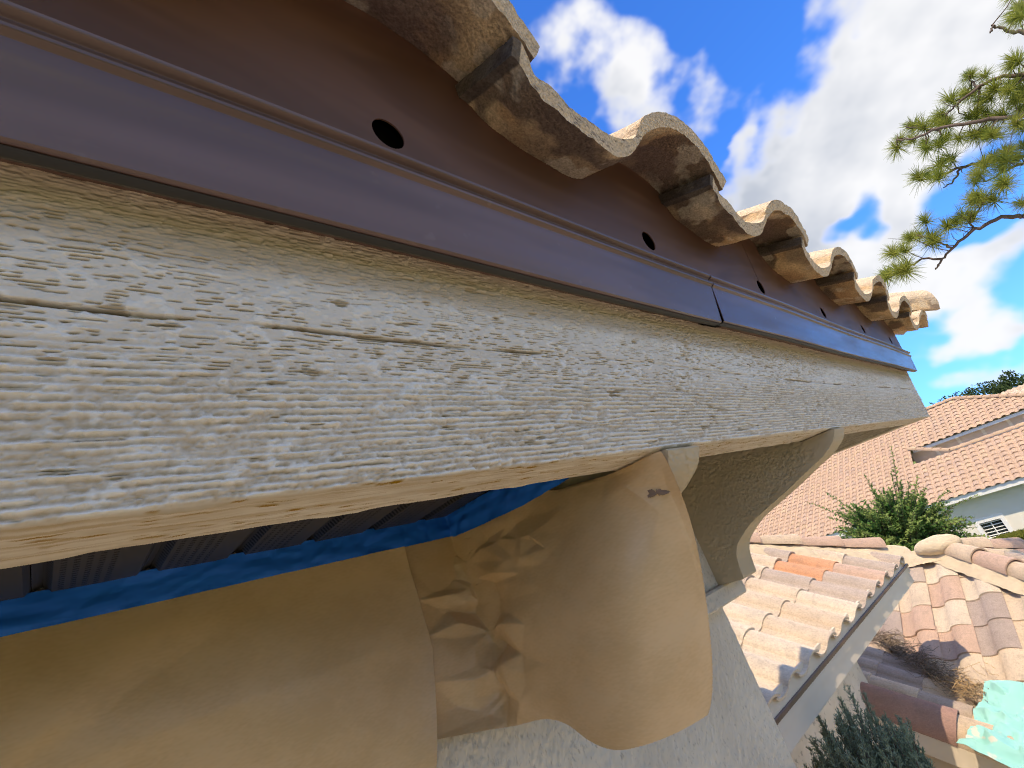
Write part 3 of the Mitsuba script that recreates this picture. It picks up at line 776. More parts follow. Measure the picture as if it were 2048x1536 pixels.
put('masking_paper_001', cat([grid(P2), grid((P2 - sgn * Nv * 0.0006)[::-1])]), 'kraft_paper', True)
# small dark patch added for the dark inside a torn hole, near the top right corner
iu, iv = int(np.argmin(abs(gu - 0.14))), int(np.argmin(abs(gv - 0.905)))
tear_c = P2[iu, iv]
du, dvv = unit(P2[iu + 6, iv] - P2[iu - 6, iv]), unit(P2[iu, iv + 6] - P2[iu, iv - 6])
tp = []
for a_ in np.linspace(0, 2 * np.pi, 28, endpoint=False):
    r_ = 0.0085 * (0.62 + 0.38 * math.cos(2 * a_) + 0.18 * math.sin(5 * a_ + 1) + 0.12 * math.cos(9 * a_))
    tp.append(tear_c + dvv * r_ * math.cos(a_) + du * r_ * 0.75 * math.sin(a_) + sgn * Nv[iu, iv] * (0.0010 + 0.0012 * math.sin(3 * a_)))
tp = np.array([tear_c + sgn * Nv[iu, iv] * 0.0022] + tp)
put('masking_paper_001__tear', mesh_of(tp, [(0, 1 + k, 1 + (k + 1) % 28) for k in range(28)]), 'torn_hole_dark', True, label='small dark patch added for a torn hole near the upper corner')


def ribbon(path, half, lift, seed):
    """Tape: path of (point, up-half vector, outward normal) rows."""
    out = []
    for p, u, n in path:
        out.append([np.array(p) - np.array(u) + 0 * np.array(n), np.array(p), np.array(p) + np.array(u)])
    P = np.array(out)
    f = np.linspace(0, 1, len(P))
    fi = np.linspace(0, 1, len(P) * 14)
    Q = np.stack([np.stack([np.interp(fi, f, P[:, j, k]) for k in range(3)], -1) for j in range(3)], 1)
    Q = np.stack([Q[:, 0] * (1 - s) + Q[:, 2] * s for s in np.linspace(0, 1, 9)], 1)
    nn = np.array([np.interp(fi, f, [r[2][k] for r in path]) for k in range(3)]).T[:, None, :]
    w = np.abs(fnoise(Q * [1, 1, 2.5] + seed, 34, 3, 3))[..., None] * 0.013 + 0.0008
    return grid(Q + nn * w)


xw = -0.5285
thing('masking_tape', 'long strip of bright blue masking tape along the top of the flat paper', 'masking tape')
put('masking_tape', ribbon([((xw, y, 0.1035), (0, 0, 0.0135), (1, 0, 0)) for y in np.linspace(-1.2, 0.314, 30)], 0.012, 0, 1.0), 'tape_blue', True)
thing('masking_tape_001', 'darker blue masking tape bending from the wall out along the bracket to the fascia', 'masking tape')
pth = [((xw + 0.0015, y, 0.1025), (0, 0, 0.0135), (1, 0, 0)) for y in np.linspace(0.304, 0.368, 6)]
pth += [((xw + 0.004, 0.3715, 0.1018), (0, 0, 0.0135), (0.7, -0.7, 0))]
pth += [((x, 0.3715, zc), (0, 0, hh), (0, -1, 0)) for x, zc, hh in ((-0.52, 0.1008, 0.0140), (-0.47, 0.099, 0.0150), (-0.43, 0.0975, 0.0155), (-0.385, 0.0965, 0.016), (-0.33, 0.097, 0.0155), (-0.28, 0.0975, 0.0145))]
put('masking_tape_001', ribbon(pth, 0.012, 0, 5.0), 'tape_blue', True)

# ------------------------------------------------------------------ generic tiled roofs
TILE_LO = {}


def split(mesh, ang=35):
    return trimesh.graph.smooth_shade(mesh, angle=math.radians(ang), facet_minarea=None)


def lo_mesh(n, L):
    ps = tile_parts(n, [0, L * 0.5, L])
    m = cat([grid(P) for P in ps])
    m.merge_vertices()
    m.update_faces(m.nondegenerate_faces())
    m.fix_normals()
    return m


def variant_ply(mesh, i, bsdf, cut=35):
    s = split(mesh, cut)
    return mikit.ply(s, bsdf, smooth=True, uv=np.stack([np.full(len(s.vertices), float(i)), np.zeros(len(s.vertices))], -1))


def tile_dicts(bsdf, n, L, count):
    key = (bsdf, n, L)
    if key not in TILE_LO:
        m = lo_mesh(n, L)
        TILE_LO[key] = (m, [variant_ply(m, i, bsdf) for i in range(count)])
    return TILE_LO[key]


def clip(mesh, planes):
    """Cut by half spaces (keep n.p >= d); None when nothing is left."""
    v = np.asarray(mesh.vertices)
    inside = True
    for n, d in planes:
        s = v @ np.asarray(n) - d
        if (s < 0).all():
            return None, True
        inside = inside and (s >= 0).all()
    if inside:
        return mesh, False
    M = m3.Manifold(m3.Mesh(np.asarray(mesh.vertices, np.float32), np.asarray(mesh.faces, np.uint32)))
    for n, d in planes:
        l = np.linalg.norm(n)
        M = M.trim_by_plane(tuple(np.asarray(n) / l), d / l)
    if M.is_empty() or M.num_tri() < 4:
        return None, True
    q = M.to_mesh()
    return mesh_of(q.vert_properties[:, :3], q.tri_verts), True


def roof_field(prefix, o, across, up, cols, rows, bsdf, planes=(), chooser=None, n=26, L=0.42, count=8, exposure_len=0.343, tilt=2.3, jitter=0.004, seed=1, limit=None):
    """Courses of S tiles; o = origin of column 0 at row 0's butt, rows counted upslope."""
    m, dicts = tile_dicts(bsdf, n, L, count)
    r = np.random.default_rng(seed)
    across, up = unit(across), unit(up)
    nrm = np.cross(across, up)
    ct, st = math.cos(math.radians(tilt)), math.sin(math.radians(tilt))
    made, rest = [], []
    for row in rows:
        for c in cols:
            v = chooser(c, row, r) if chooser else int(r.integers(0, count))
            base = np.asarray(o) + across * PITCH * c + up * exposure_len * row + nrm * (0.018 + r.normal(0, jitter * 0.4)) + across * r.normal(0, jitter * 0.5) + up * r.normal(0, jitter)
            M = frame(base, across + 0.006 * r.normal() * up, up * ct - nrm * st)
            if planes:
                w, cutted = clip(placed(m, M), planes)
                if w is None:
                    continue
            else:
                cutted = False
            made.append((base, v, M, w if cutted else None))
    if limit and len(made) > limit:
        made.sort(key=lambda q: np.linalg.norm(q[0]))
        made, rest = made[:limit], made[limit:]
    for base, v, M, w in made:
        key = numbered(prefix + '__tile')
        if w is None:
            scene[key] = {**dicts[v], 'to_world': T(M.tolist())}
        else:
            scene[key] = variant_ply(w, v, bsdf)
    if rest:
        ms, us = [], []
        for base, v, M, w in rest:
            s = split(w if w is not None else placed(m, M))
            ms.append(s)
            us.append(np.full(len(s.vertices), float(v)))
        u = np.concatenate(us)
        key = numbered(prefix + '__tile_field')
        scene[key] = mikit.ply(cat(ms), bsdf, smooth=True, uv=np.stack([u, 0 * u], -1))
        labels[key] = {'label': 'remaining courses of clay roof tiles', 'kind': 'stuff'}
    return len(made), len(rest)


def hip_caps(prefix, o, direction, count, bsdf, variants, step=0.36, r0=0.075, r1=0.098, length=0.42, seed=0, lift=0.0):
    d = unit(direction)
    s = unit(np.cross(d, [0, 0, 1]))
    for k in range(count):
        b = barrel(r0, r1, length, 0.015, -92, 92, 18, 5, 0.0015, seed + k)
        M = frame(np.asarray(o, float) + d * step * k + np.array([0, 0, lift]), s, d * math.cos(0.03) - np.array([0, 0, 1]) * math.sin(0.03))
        key = numbered(prefix + '__hip_cap')
        scene[key] = variant_ply(placed(b, M), variants[k % len(variants)], bsdf)


def mortar_bed(prefix, a, b, width, height, seed, down=0.06):
    """Trowelled mortar under hip caps: lumpy ridge from a to b."""
    a, b = np.array(a, float), np.array(b, float)
    L = np.linalg.norm(b - a)
    d = (b - a) / L
    s = unit(np.cross(d, [0, 0, 1]))
    up = np.cross(s, d)
    n, k = int(L / 0.02) + 2, 17
    f = np.linspace(0, 1, n)[:, None]
    q = np.linspace(-1, 1, k)[None, :]
    base = a + f[..., None] * (b - a)
    P = base + s * (q * width)[..., None] + up * ((1 - np.abs(q) ** 1.6) * height - np.abs(q) * down)[..., None]
    P = P + fnoise(P + seed, 14, 3, 4)[..., None] * 0.035 * up + fnoise(P + seed, 9, 5, 3)[..., None] * 0.05 * s
    put(prefix + '__mortar', grid(P[::-1]), 'mortar', True)


# ------------------------------------------------------------------ lower wing with the pale roof
Wg = 'house_wing'
thing(Wg, 'lower tiled wing beside the house, with pale mottled hip roofs and a cream fascia', 'house')
a1 = math.radians(28.8)
up1 = np.array([-math.cos(a1), 0, math.sin(a1)])
n1 = np.cross([0, 1, 0], up1)
EY = 5.80
o1 = np.array([-1.392, 5.43 - 0.205, -0.772]) - n1 * (0.055)
# hip plane at the far end (45 degrees in plan) through the eave corner
hip1 = (np.array([-1.0, -1.0, 0.0]) * -1, 0)
corner1 = np.array([-1.36, EY])
# keep points with (y - x) on the near side of the hip: -(x) ... y <= corner_y - (corner_x - x)
pl1 = [((1, -1, 0), float(corner1[0] - corner1[1])), ]


def choose1(c, row, r):
    if row == 1 and c in (-2, -3):
        return 5
    if row == 0 and c == 1:
        return 6
    if row >= 2:
        return [3, 1, 0, 6, 1][int(r.integers(0, 5))]
    if c <= -5:
        return [0, 4, 4, 2][int(r.integers(0, 4))]
    if row == 1:
        return [0, 1, 3, 1, 0][int(r.integers(0, 5))]
    return [1, 1, 3, 1, 6][int(r.integers(0, 5))]


roof_field(Wg + '__roof', o1, (0, 1, 0), up1, range(-13, 2), range(0, 6), 'tile_low', pl1, choose1, seed=3)
hd1 = unit([-1, -1, math.tan(a1)])
ho1 = np.array([corner1[0] - 0.03, corner1[1] - 0.03, -0.772 - 0.03])
mortar_bed(Wg + '__roof', ho1 + hd1 * 0.05 + [0, 0, -0.025], ho1 + hd1 * 4.2 + [0, 0, -0.025], 0.20, 0.07, 1.0, 0.085)
hip_caps(Wg + '__roof', ho1 + hd1 * 0.24 + [0, 0, 0.03], hd1, 9, 'tile_low', [6, 6, 2, 6, 0], r0=0.066, r1=0.092, seed=4)
# deck, far hip slope
zt = lambda x: -0.772 - 0.115 - math.tan(a1) * (x + 1.392)
xe = -1.47
dv = np.array([(xe, 0.6, zt(xe)), (xe, EY - 0.08, zt(xe)), (-6.5, EY - 0.08 - (xe + 6.5), zt(-6.5)), (-6.5, 0.6, zt(-6.5)), (-6.5, EY - 0.08, zt(xe))])
put(Wg + '__roof__deck', mesh_of(dv, [(0, 1, 2), (0, 2, 3), (1, 4, 2)]), 'stucco_cream', False)
# tan closure strip, drip edge, fascia, soffit, wall
put(Wg + '__closure_strip', box(-1.455, -1.440, 0.6, EY - 0.16, -0.93, -0.79), 'fascia_cream', False)
put(Wg + '__drip_edge', box(-1.447, -1.430, 0.6, EY - 0.15, -0.885, -0.862, 0.003), 'metal_brown', False)
put(Wg + '__fascia_board', box(-1.478, -1.450, 0.6, EY - 0.19, -1.010, -0.868, 0.003), 'fascia_cream', False)
put(Wg + '__fascia_board', box(-6.4, -1.479, EY - 0.222, EY - 0.19, -1.010, -0.868, 0.003), 'fascia_cream', False)
put(Wg + '__soffit', box(-2.2, -1.479, 0.6, EY - 0.223, -1.000, -0.985), 'stucco_cream', False)
put(Wg + '__wall', cat([box(-2.35, -2.112, 0.6, 5.28, GROUND_Z, -1.001), box(-6.4, -2.351, 5.05, 5.28, GROUND_Z, -1.001)]), 'stucco_cream', False, label='cream stucco wall under the pale eave')

# cross roof B: slope facing back to the camera, hips at its right end; roof A: slope running down from the wing wall
tb = 0.5206
ab = math.atan(tb)
upB = np.array([0, math.cos(ab), math.sin(ab)])
nB = np.cross([1, 0, 0], upB)
R2 = Wg + '__roof_001'
apex = np.array([-1.49, 7.43, -1.085])
oB = np.array([-1.54 - 0.205, 6.75, -1.436]) - nB * 0.055
# valley between A and B: plane x + y = const, B keeps the far side
vx, vy = -2.312, 6.465
planeV = ((1, 1, 0), vx + vy)
planeH = ((-1, -1, 0), -(apex[0] + apex[1]))
choB = lambda c, row, r: [2, 0, 4, 1, 2, 6, 0, 4, 3][int(r.integers(0, 9))]
roof_field(R2, oB, (1, 0, 0), upB, range(-6, 9), range(-6, 4), 'tile_low', [planeV, planeH, ((0, -1, 0), -7.46)], choB, seed=12)
upC = np.array([-math.cos(ab), 0, math.sin(ab)])
nC = np.cross([0, 1, 0], upC)
oC = np.array([-1.05, 7.05, -1.085 - tb * 0.44 + 0.01])
roof_field(R2, oC, (0, 1, 0), upC, range(-6, 8), range(-4, 3), 'tile_low', [((1, 1, 0), apex[0] + apex[1]), ((1, -1, 0), apex[0] - apex[1])], choB, seed=14)
hdB = unit([1, -1, -tb])
start = apex + np.array([0, 0, 0.035])
for d_, cnt in ((unit([1, -1, -tb]), 8), (unit([1, 1, -tb]), 6)):
    L_ = 0.36 * cnt + 0.10
    low_end = start + d_ * L_
    mortar_bed(R2, low_end + [0, 0, -0.045], start + [0, 0, -0.045], 0.20, 0.07, 3.0 + cnt)
    hip_caps(R2, low_end + [0, 0, 0.0], -d_, cnt, 'tile_low', [2, 6, 2, 0, 6], r0=0.09, r1=0.115, seed=20 + cnt)
mortar_bed(R2, apex + np.array([-3.0, 0.02, -0.01]), apex + np.array([0, 0.02, -0.01]), 0.18, 0.07, 9.0)
hip_caps(R2, apex + np.array([-0.50, 0.0, 0.035]), (-1, 0, 0), 6, 'tile_low', [1, 6, 0], r0=0.08, r1=0.10, seed=40)
# trowelled mortar knob where the caps meet
kn = trimesh.creation.icosphere(subdivisions=4, radius=1.0)
kn.vertices *= [0.23, 0.18, 0.10]
kn.vertices += fnoise(kn.vertices, 11, 2, 4)[:, None] * 0.022
kn.apply_translation(apex + np.array([-0.02, -0.02, 0.06]))
put(R2 + '__mortar_knob', kn, 'mortar', True)
E0 = np.array([apex[0] + 3.2, apex[1] - 3.2, apex[2] - tb * 3.2 - 0.12])
E1 = np.array([apex[0] + 3.2, apex[1] + 3.2, apex[2] - tb * 3.2 - 0.12])
rl = apex + np.array([-5, 0, -0.12])
vl = np.array([vx + vy - E0[1], E0[1], E0[2]])
dB = np.array([apex - [0, 0, 0.12], E0, E1, rl, np.array([rl[0], E1[1], E1[2]]), np.array([rl[0], E0[1], E0[2]])])
put(R2 + '__deck', mesh_of(dB, [(0, 1, 2), (0, 2, 4), (0, 4, 3), (0, 3, 5), (0, 5, 1)]), 'stucco_cream', False)
# roof A
R3 = Wg + '__roof_002'
upA = np.array([-math.cos(ab), 0, math.sin(ab)])
nA = np.cross([0, 1, 0], upA)
zA = lambda x: -2.789 - 0  # along the fitted plane
oA = np.array([-2.165, 5.53 - 0.205, -1.585 - tb * (-2.165 + 2.312)]) - nA * 0.052
planeVA = ((-1, -1, 0), -(vx + vy))


def chooseA(c, row, r):
    if (c, row) == (2, -2):
        return 5
    return [3, 1, 3, 0, 6, 1][int(r.integers(0, 6))]


roof_field(R3, oA, (0, 1, 0), upA, range(-1, 5), range(-7, 2), 'tile_low', [planeVA, ((0, 1, 0), 5.02), ((1, 0, 0), -2.60)], chooseA, seed=21)
# rake barrels on the near edge of roof A
rk = unit([1, 0, -tb])
rs = np.array([-2.10, 5.135, -1.585 - tb * (-2.10 + 2.312) - 0.005])
for kx in range(6):
    b = barrel(0.125, 0.142, 0.80, 0.016, -115, 80, 26, 8, 0.002, 60 + kx)
    end = rs + rk * (0.60 + 0.62 * kx) if kx else rs + rk * 0.55
    M = frame(end + np.array([0, 0, -0.022 + 0.0 * kx]), unit(np.cross(-rk, [0, 0, 1])), unit(-rk * math.cos(0.03) - np.array([0, 0, 1]) * math.sin(0.03)))
    key = numbered(R3 + '__rake_tile')
    scene[key] = variant_ply(placed(b, M), [7, 2, 0, 6][kx % 4], 'tile_low')
labels[R3 + '__rake_tile'] = {'label': 'big dark pink barrel tile on the roof edge'}
dA = np.array([(-2.6, 5.06, 0), (0.6, 5.06, 0), (0.6, 9.0, 0), (-2.6, 9.0, 0)], float)
dA[:, 2] = -1.585 - tb * (dA[:, 0] + 2.312) - 0.125
put(R3 + '__deck', mesh_of(dA, [(0, 1, 2), (0, 2, 3)]), 'stucco_brown', False)
zr = lambda x: -1.585 - tb * (x + 2.312)
bp = Polygon([(-2.111, zr(-2.111) - 0.10), (0.6, zr(0.6) - 0.10), (0.6, zr(0.6) - 0.26), (-2.111, zr(-2.111) - 0.26)])
put(Wg + '__barge_board', prism(bp, (0, 5.045, 0), (1, 0, 0), (0, 0, 1), (0, -1, 0), 0.03), 'fascia_cream', False)
wp = Polygon([(-2.111, GROUND_Z), (-2.111, zr(-2.111) - 0.11), (0.55, zr(0.55) - 0.11), (0.55, GROUND_Z)])
put(Wg + '__wall', prism(wp, (0, 5.30, 0), (1, 0, 0), (0, 0, 1), (0, -1, 0), 0.20), 'stucco_brown', False, label='brown gable wall under the barrel edge tiles')
put(Wg + '__wall', box(-6, 1.5, 5.9, 9.2, GROUND_Z, -2.9), 'stucco_cream', False)

# pine straw caught in the valley
rs_ = np.random.default_rng(8)
dark, pale = [], []
for i in range(430):
    f = rs_.beta(1.3, 1.0) * 0.80
    w = rs_.normal(0, 0.045 + 0.05 * f)
    c = np.array([vx + f * 1.0 + w * 0.7, vy - f * 1.0 + w * 0.7, -1.585 - tb * f + 0.02 + abs(w) * 0.33 + rs_.random() * 0.07])
    a = rs_.random() * 6.28
    d = np.array([math.cos(a), math.sin(a), rs_.normal(0, 0.25)])
    if rs_.random() < 0.6:
        d = unit([1, -1, -0.3] + rs_.normal(0, 0.5, 3))
    l = 0.05 + 0.09 * rs_.random()
    bend = rs_.normal(0, 0.015, 3)
    pth_ = [c - d * l, c + bend, c + d * l]
    (pale if f > 0.62 and rs_.random() < 0.6 else dark).append(sweep(pth_, 0.0022, 3))
thing('pine_straw', 'dark pine straw litter collected in the shaded roof valley', 'pine straw', kind='stuff')
put('pine_straw', cat(dark), 'straw_dark', False)
thing('pine_straw_001', 'pale dry pine straw at the sunny low end of the roof valley', 'pine straw', kind='stuff')
put('pine_straw_001', cat(pale), 'straw_pale', False)

# drop cloth
thing('drop_cloth', 'crumpled pale teal drop cloth with paint spots lying over the low roof tiles', 'drop cloth')
gx, gy = np.meshgrid(np.linspace(0, 1, 150), np.linspace(0, 1, 170), indexing='ij')
ang = 0.35
cx = -1.50 + 1.20 * gx + 0.02 * np.sin(gy * 7) * (1 - gx) + 0.10 * (gy - 0.5) + 0.03 * fnoise(np.stack([gx * 3, gy * 5, 0 * gx], -1), 1, 31, 2)
cy = 4.72 + 1.02 * gy + 0.05 * np.sin(gx * 9 + 1)
zAB = np.maximum(-1.585 - tb * (cx + 2.312), -1.436 + tb * (cy - 6.75)) + 0.055
Q = np.stack([cx * 2.2, cy * 2.2, 0 * cx], -1)
r1 = np.abs(fnoise(Q, 1.0, 3, 3))
r2_ = np.abs(fnoise(Q + 5, 1.9, 9, 2))
r3 = np.abs(fnoise(Q + 2 * fnoise(Q, 2, 8, 2)[..., None] * 0.4, 4.2, 19, 2))
fz_ = 0.155 - 0.75 * r1 - 0.30 * r2_ - 0.22 * r3 + 0.03 * fnoise(Q, 9, 5, 2)
edge_m = np.clip(np.minimum(np.minimum(gx, 1 - gx), np.minimum(gy, 1 - gy)) * 7, 0, 1)
zc = zAB + np.clip(fz_, 0.012, 0.3) * (0.25 + 0.75 * edge_m)
Pc = np.stack([cx, cy, zc], -1)
put('drop_cloth', cat([grid(Pc), grid((Pc - [0, 0, 0.002])[::-1])]), 'cloth_teal', True)

# ------------------------------------------------------------------ juniper
thing('juniper', 'dark green upright juniper tips rising in front of the cream wing wall', 'shrub')
rj = np.random.default_rng(3)
fol, stems = [], []
base = np.array([-1.36, 2.90, GROUND_Z])
plumes = []
for i in range(130):
    r_ = 0.27 * math.sqrt(rj.random())
    a = rj.random() * 6.28
    top = np.array([base[0] + r_ * math.cos(a), base[1] + r_ * math.sin(a) * 1.0, -0.955 - 0.55 * r_ - 0.20 * rj.random()])
    plumes.append(top)
plumes += [np.array([-1.262, 2.90, -0.915]), np.array([-1.325, 2.90, -0.955]), np.array([-1.215, 2.92, -0.95]), np.array([-1.47, 2.90, -1.02]), np.array([-1.12, 2.9, -1.10])]


def quadleaf(c, d, l, w, up):
    return (*c, *d, *up, l, w)


jv = []
for top in plumes:
    L_ = 0.75
    dirv = unit([(top[0] - base[0]) * 0.55 + rj.normal(0, 0.06), (top[1] - base[1]) * 0.55 + rj.normal(0, 0.06), 1.0])
    bot = top - dirv * L_
    stems.append(sweep([bot, (bot + top) / 2 + rj.normal(0, 0.006, 3), top], [0.006, 0.004, 0.001], 4))
    for j in range(60):
        f = j / 60
        p = bot * (1 - f) + top * f
        for q_ in range(2):
            a = rj.random() * 6.28
            side_ = np.array([math.cos(a), math.sin(a), 0])
            d = unit(side_ * (0.75 - 0.35 * f) + dirv * (0.75 + 0.4 * rj.random()))
            l = (0.085 * (1 - f) ** 0.55 + 0.014) * (0.6 + 0.7 * rj.random())
            jv.append(quadleaf(p, d, l, 0.0032, rj.normal(0, 1, 3)))
            for z_ in range(4):
                pp = p + d * l * (0.25 + 0.7 * rj.random())
                d2 = unit(d + 0.75 * rj.normal(0, 1, 3) * np.array([1, 1, 0.6]) + dirv * 0.4)
                jv.append(quadleaf(pp, d2, l * 0.36 + 0.006, 0.0025, rj.normal(0, 1, 3)))


def leaves_mesh(q):
    q = np.asarray(q, float)
    if q.ndim == 2:                                  # rows of quadleaf: centre, direction, side hint, length, half width
        c, d, up, l, w = q[:, :3], q[:, 3:6], q[:, 6:9], q[:, 9:10], q[:, 10:11]
        s = np.cross(d, up)
        s = s / (np.linalg.norm(s, axis=1, keepdims=True) + 1e-12) * w
        q = np.stack([c, c + d * l * 0.5 + s, c + d * l, c + d * l * 0.5 - s], 1)
    v = q.reshape(-1, 3)
    i = np.arange(len(q)) * 4
    return mesh_of(v, np.vstack([np.stack([i, i + 1, i + 2], -1), np.stack([i, i + 2, i + 3], -1)]))


put('juniper__foliage', leaves_mesh(jv), 'leaf_juniper', False)
put('juniper__stem', cat(stems + [sweep([base, base + [0, 0, 1.6], base + [0.0, 0, 3.2]], [0.06, 0.045, 0.015], 7)]), 'bark', True)

# ------------------------------------------------------------------ crape myrtle
thing('crape_myrtle', 'bushy green crape myrtle with long arching leafy shoots behind the wing roof', 'shrub')
rc = np.random.default_rng(11)
cv, cst = [], []
cb0 = np.array([-2.55, 11.0, GROUND_Z])


def shoot(p0, p1, sag, nleaf, ll):
    t_ = np.linspace(0, 1, 9)[:, None]
    pts = p0 + (p1 - p0) * t_ + np.array([0, 0, 1.0]) * (sag * np.sin(np.pi * t_ * 0.9))
    cst.append(sweep(pts, np.linspace(0.009, 0.002, 9), 4))
    for j in range(nleaf):
        f = 0.12 + 0.88 * j / nleaf
        k = f * 8
        i0 = min(int(k), 7)
        p = pts[i0] + (pts[i0 + 1] - pts[i0]) * (k - i0)
        d = unit(pts[i0 + 1] - pts[i0])
        s = unit(np.cross(d, [0, 0, 1]) + 0.5 * rc.normal(0, 1, 3))
        for sg in (-1, 1):
            dd = unit(s * sg + d * 0.45 + rc.normal(0, 0.25, 3))
            l = ll * (1.1 - 0.55 * f) * (0.8 + 0.4 * rc.random())
            cv.append(quadleaf(p, dd, l, l * 0.27, np.array([0.2, -0.2, 1.0]) + rc.normal(0, 0.55, 3)))


cen = np.array([-2.68, 11.0, -1.55])
for i in range(720):
    a, e = rc.random() * 2 * math.pi, math.asin(rc.uniform(-0.55, 0.98))
    dv_ = np.array([math.cos(a) * math.cos(e), math.sin(a) * math.cos(e), math.sin(e)])
    R_ = np.array([1.20, 1.0, 1.32]) * rc.uniform(0.62, 1.0)
    st = cen + dv_ * R_ * rc.uniform(0.25, 0.6)
    p1 = cen + dv_ * R_ + np.array([0, 0, -0.04])
    shoot(st, p1, 0.10 * (1 - abs(dv_[2])), 24, 0.092)
for p1, sg in (((-1.98, 10.9, 0.20), 0.02), ((-2.6, 10.9, -0.10), 0.02), ((-3.55, 10.9, -0.62), 0.10), ((-1.33, 10.9, -1.02), 0.16), ((-1.62, 10.9, -0.80), 0.12), ((-3.75, 10.9, -0.25), 0.1), ((-3.7, 10.9, -1.0), 0.1),
               ((-1.55, 10.9, -1.30), 0.15), ((-3.35, 10.9, -0.18), 0.06), ((-2.2, 10.9, -0.2), 0.03), ((-1.9, 10.9, -0.42), 0.05)):
    p1 = np.array(p1)
    shoot(cen + (p1 - cen) * 0.35, p1, sg, 34, 0.075)
put('crape_myrtle__foliage', leaves_mesh(cv), 'leaf_crape', False)
for a in np.linspace(0, 5.2, 5):
    e_ = cen + np.array([0.35 * math.cos(a), 0.35 * math.sin(a), 0.2])
    cst.append(sweep([cb0 + [0.1 * math.cos(a), 0.1 * math.sin(a), 0], (cb0 + e_) / 2 + [0.12 * math.cos(a), 0.12 * math.sin(a), 0], e_], [0.045, 0.035, 0.018], 6))
put('crape_myrtle__stem', cat(cst), 'bark', True)

# ------------------------------------------------------------------ pine
thing('pine_tree', 'pine tree reaching in from the right with tufts of long yellow green needles', 'pine tree')
rp = np.random.default_rng(21)
BR = dict(
    A=[[1.29, 6.0, 2.43], [1.26, 6.0, 2.46], [1.17, 6.0, 2.56], [1.02, 6.0, 2.58], [0.86, 6.0, 2.57], [0.76, 6.0, 2.56]], A2=[[1.02, 6.0, 2.58], [1.02, 6.0, 2.69], [1.03, 6.0, 2.78]],
    B=[[1.12, 6.0, 2.12], [1.08, 6.0, 2.14], [0.95, 6.0, 2.25], [0.77, 6.0, 2.36], [0.64, 6.0, 2.46], [0.49, 6.0, 2.53], [0.39, 6.0, 2.65]], B2=[[0.64, 6.0, 2.46], [0.6, 6.0, 2.54], [0.5, 6.0, 2.68]],
    C=[[1.0, 6.0, 1.92], [0.97, 6.0, 1.94], [0.81, 6.0, 2.06], [0.62, 6.0, 2.15], [0.45, 6.0, 2.2], [0.34, 6.0, 2.27]], C2=[[0.62, 6.0, 2.15], [0.52, 6.0, 2.1], [0.44, 6.0, 2.09]], C3=[[0.93, 6.0, 1.88], [0.79, 6.0, 1.92], [0.67, 6.0, 1.92]],
    D=[[0.74, 6.0, 1.45], [0.7, 6.0, 1.47], [0.59, 6.0, 1.56], [0.38, 6.0, 1.57], [0.2, 6.0, 1.52], [0.05, 6.0, 1.46], [0.01, 6.0, 1.44]], D2=[[0.2, 6.0, 1.52], [0.15, 6.0, 1.68], [0.05, 6.0, 1.84]],
    D3=[[0.1, 6.0, 1.49], [-0.03, 6.0, 1.6], [-0.14, 6.0, 1.59], [-0.28, 6.0, 1.58]], D4=[[0.4, 6.0, 1.58], [0.41, 6.0, 1.66], [0.54, 6.0, 1.74]], E=[[1.45, 6.0, 2.71], [1.42, 6.0, 2.74], [1.36, 6.0, 2.84], [1.32, 6.0, 2.93], [1.27, 6.0, 2.88]])
TUFTS = [[0.5, 2.71], [0.36, 2.68], [0.59, 2.6], [0.59, 2.36], [0.35, 2.31], [0.44, 2.09], [1.04, 2.8], [1.13, 2.73], [0.84, 2.65], [0.74, 2.66], [0.95, 2.67], [0.75, 2.6], [0.86, 2.46], [0.97, 2.43], [1.0, 2.29], [1.25, 2.54], [1.17, 2.46],
         [1.29, 2.58], [0.71, 1.98], [0.63, 1.92], [0.87, 1.99], [1.0, 2.09], [0.9, 2.19], [0.08, 1.86], [-0.16, 1.76], [0.17, 1.83], [0.0, 1.81], [-0.29, 1.59], [-0.19, 1.58], [0.01, 1.68], [0.27, 1.7], [0.44, 1.7], [0.56, 1.77], [0.71, 1.74],
         [0.72, 1.54], [1.55, 3.07], [1.53, 2.98], [1.36, 2.7], [0.7, 2.29], [0.8, 2.3], [0.81, 2.06], [0.9, 1.92], [1.11, 2.25], [1.1, 2.37], [0.43, 2.73], [0.13, 1.65], [-0.08, 1.69], [0.41, 1.8], [0.5, 1.74], [0.61, 1.72], [0.59, 2.26],
         [0.8, 1.93], [1.05, 2.75], [1.09, 2.18], [1.19, 2.36], [0.71, 2.52], [0.55, 2.57], [-0.21, 1.52], [-0.34, 1.6], [0.4, 2.23], [0.85, 2.12], [0.95, 2.12], [1.02, 2.48], [1.08, 2.5], [0.66, 2.42], [0.5, 2.2], [1.2, 2.28], [1.25, 2.4]]
ptop = np.array([2.75, 6.5])
put('pine_tree__trunk', sweep([[2.9, 6.6, GROUND_Z], [2.85, 6.55, -1], [2.75, 6.5, 2.2], [2.65, 6.45, 5.0], [2.6, 6.4, 8.0]], [0.20, 0.17, 0.14, 0.10, 0.03], 14), 'bark', True)
allpts = []
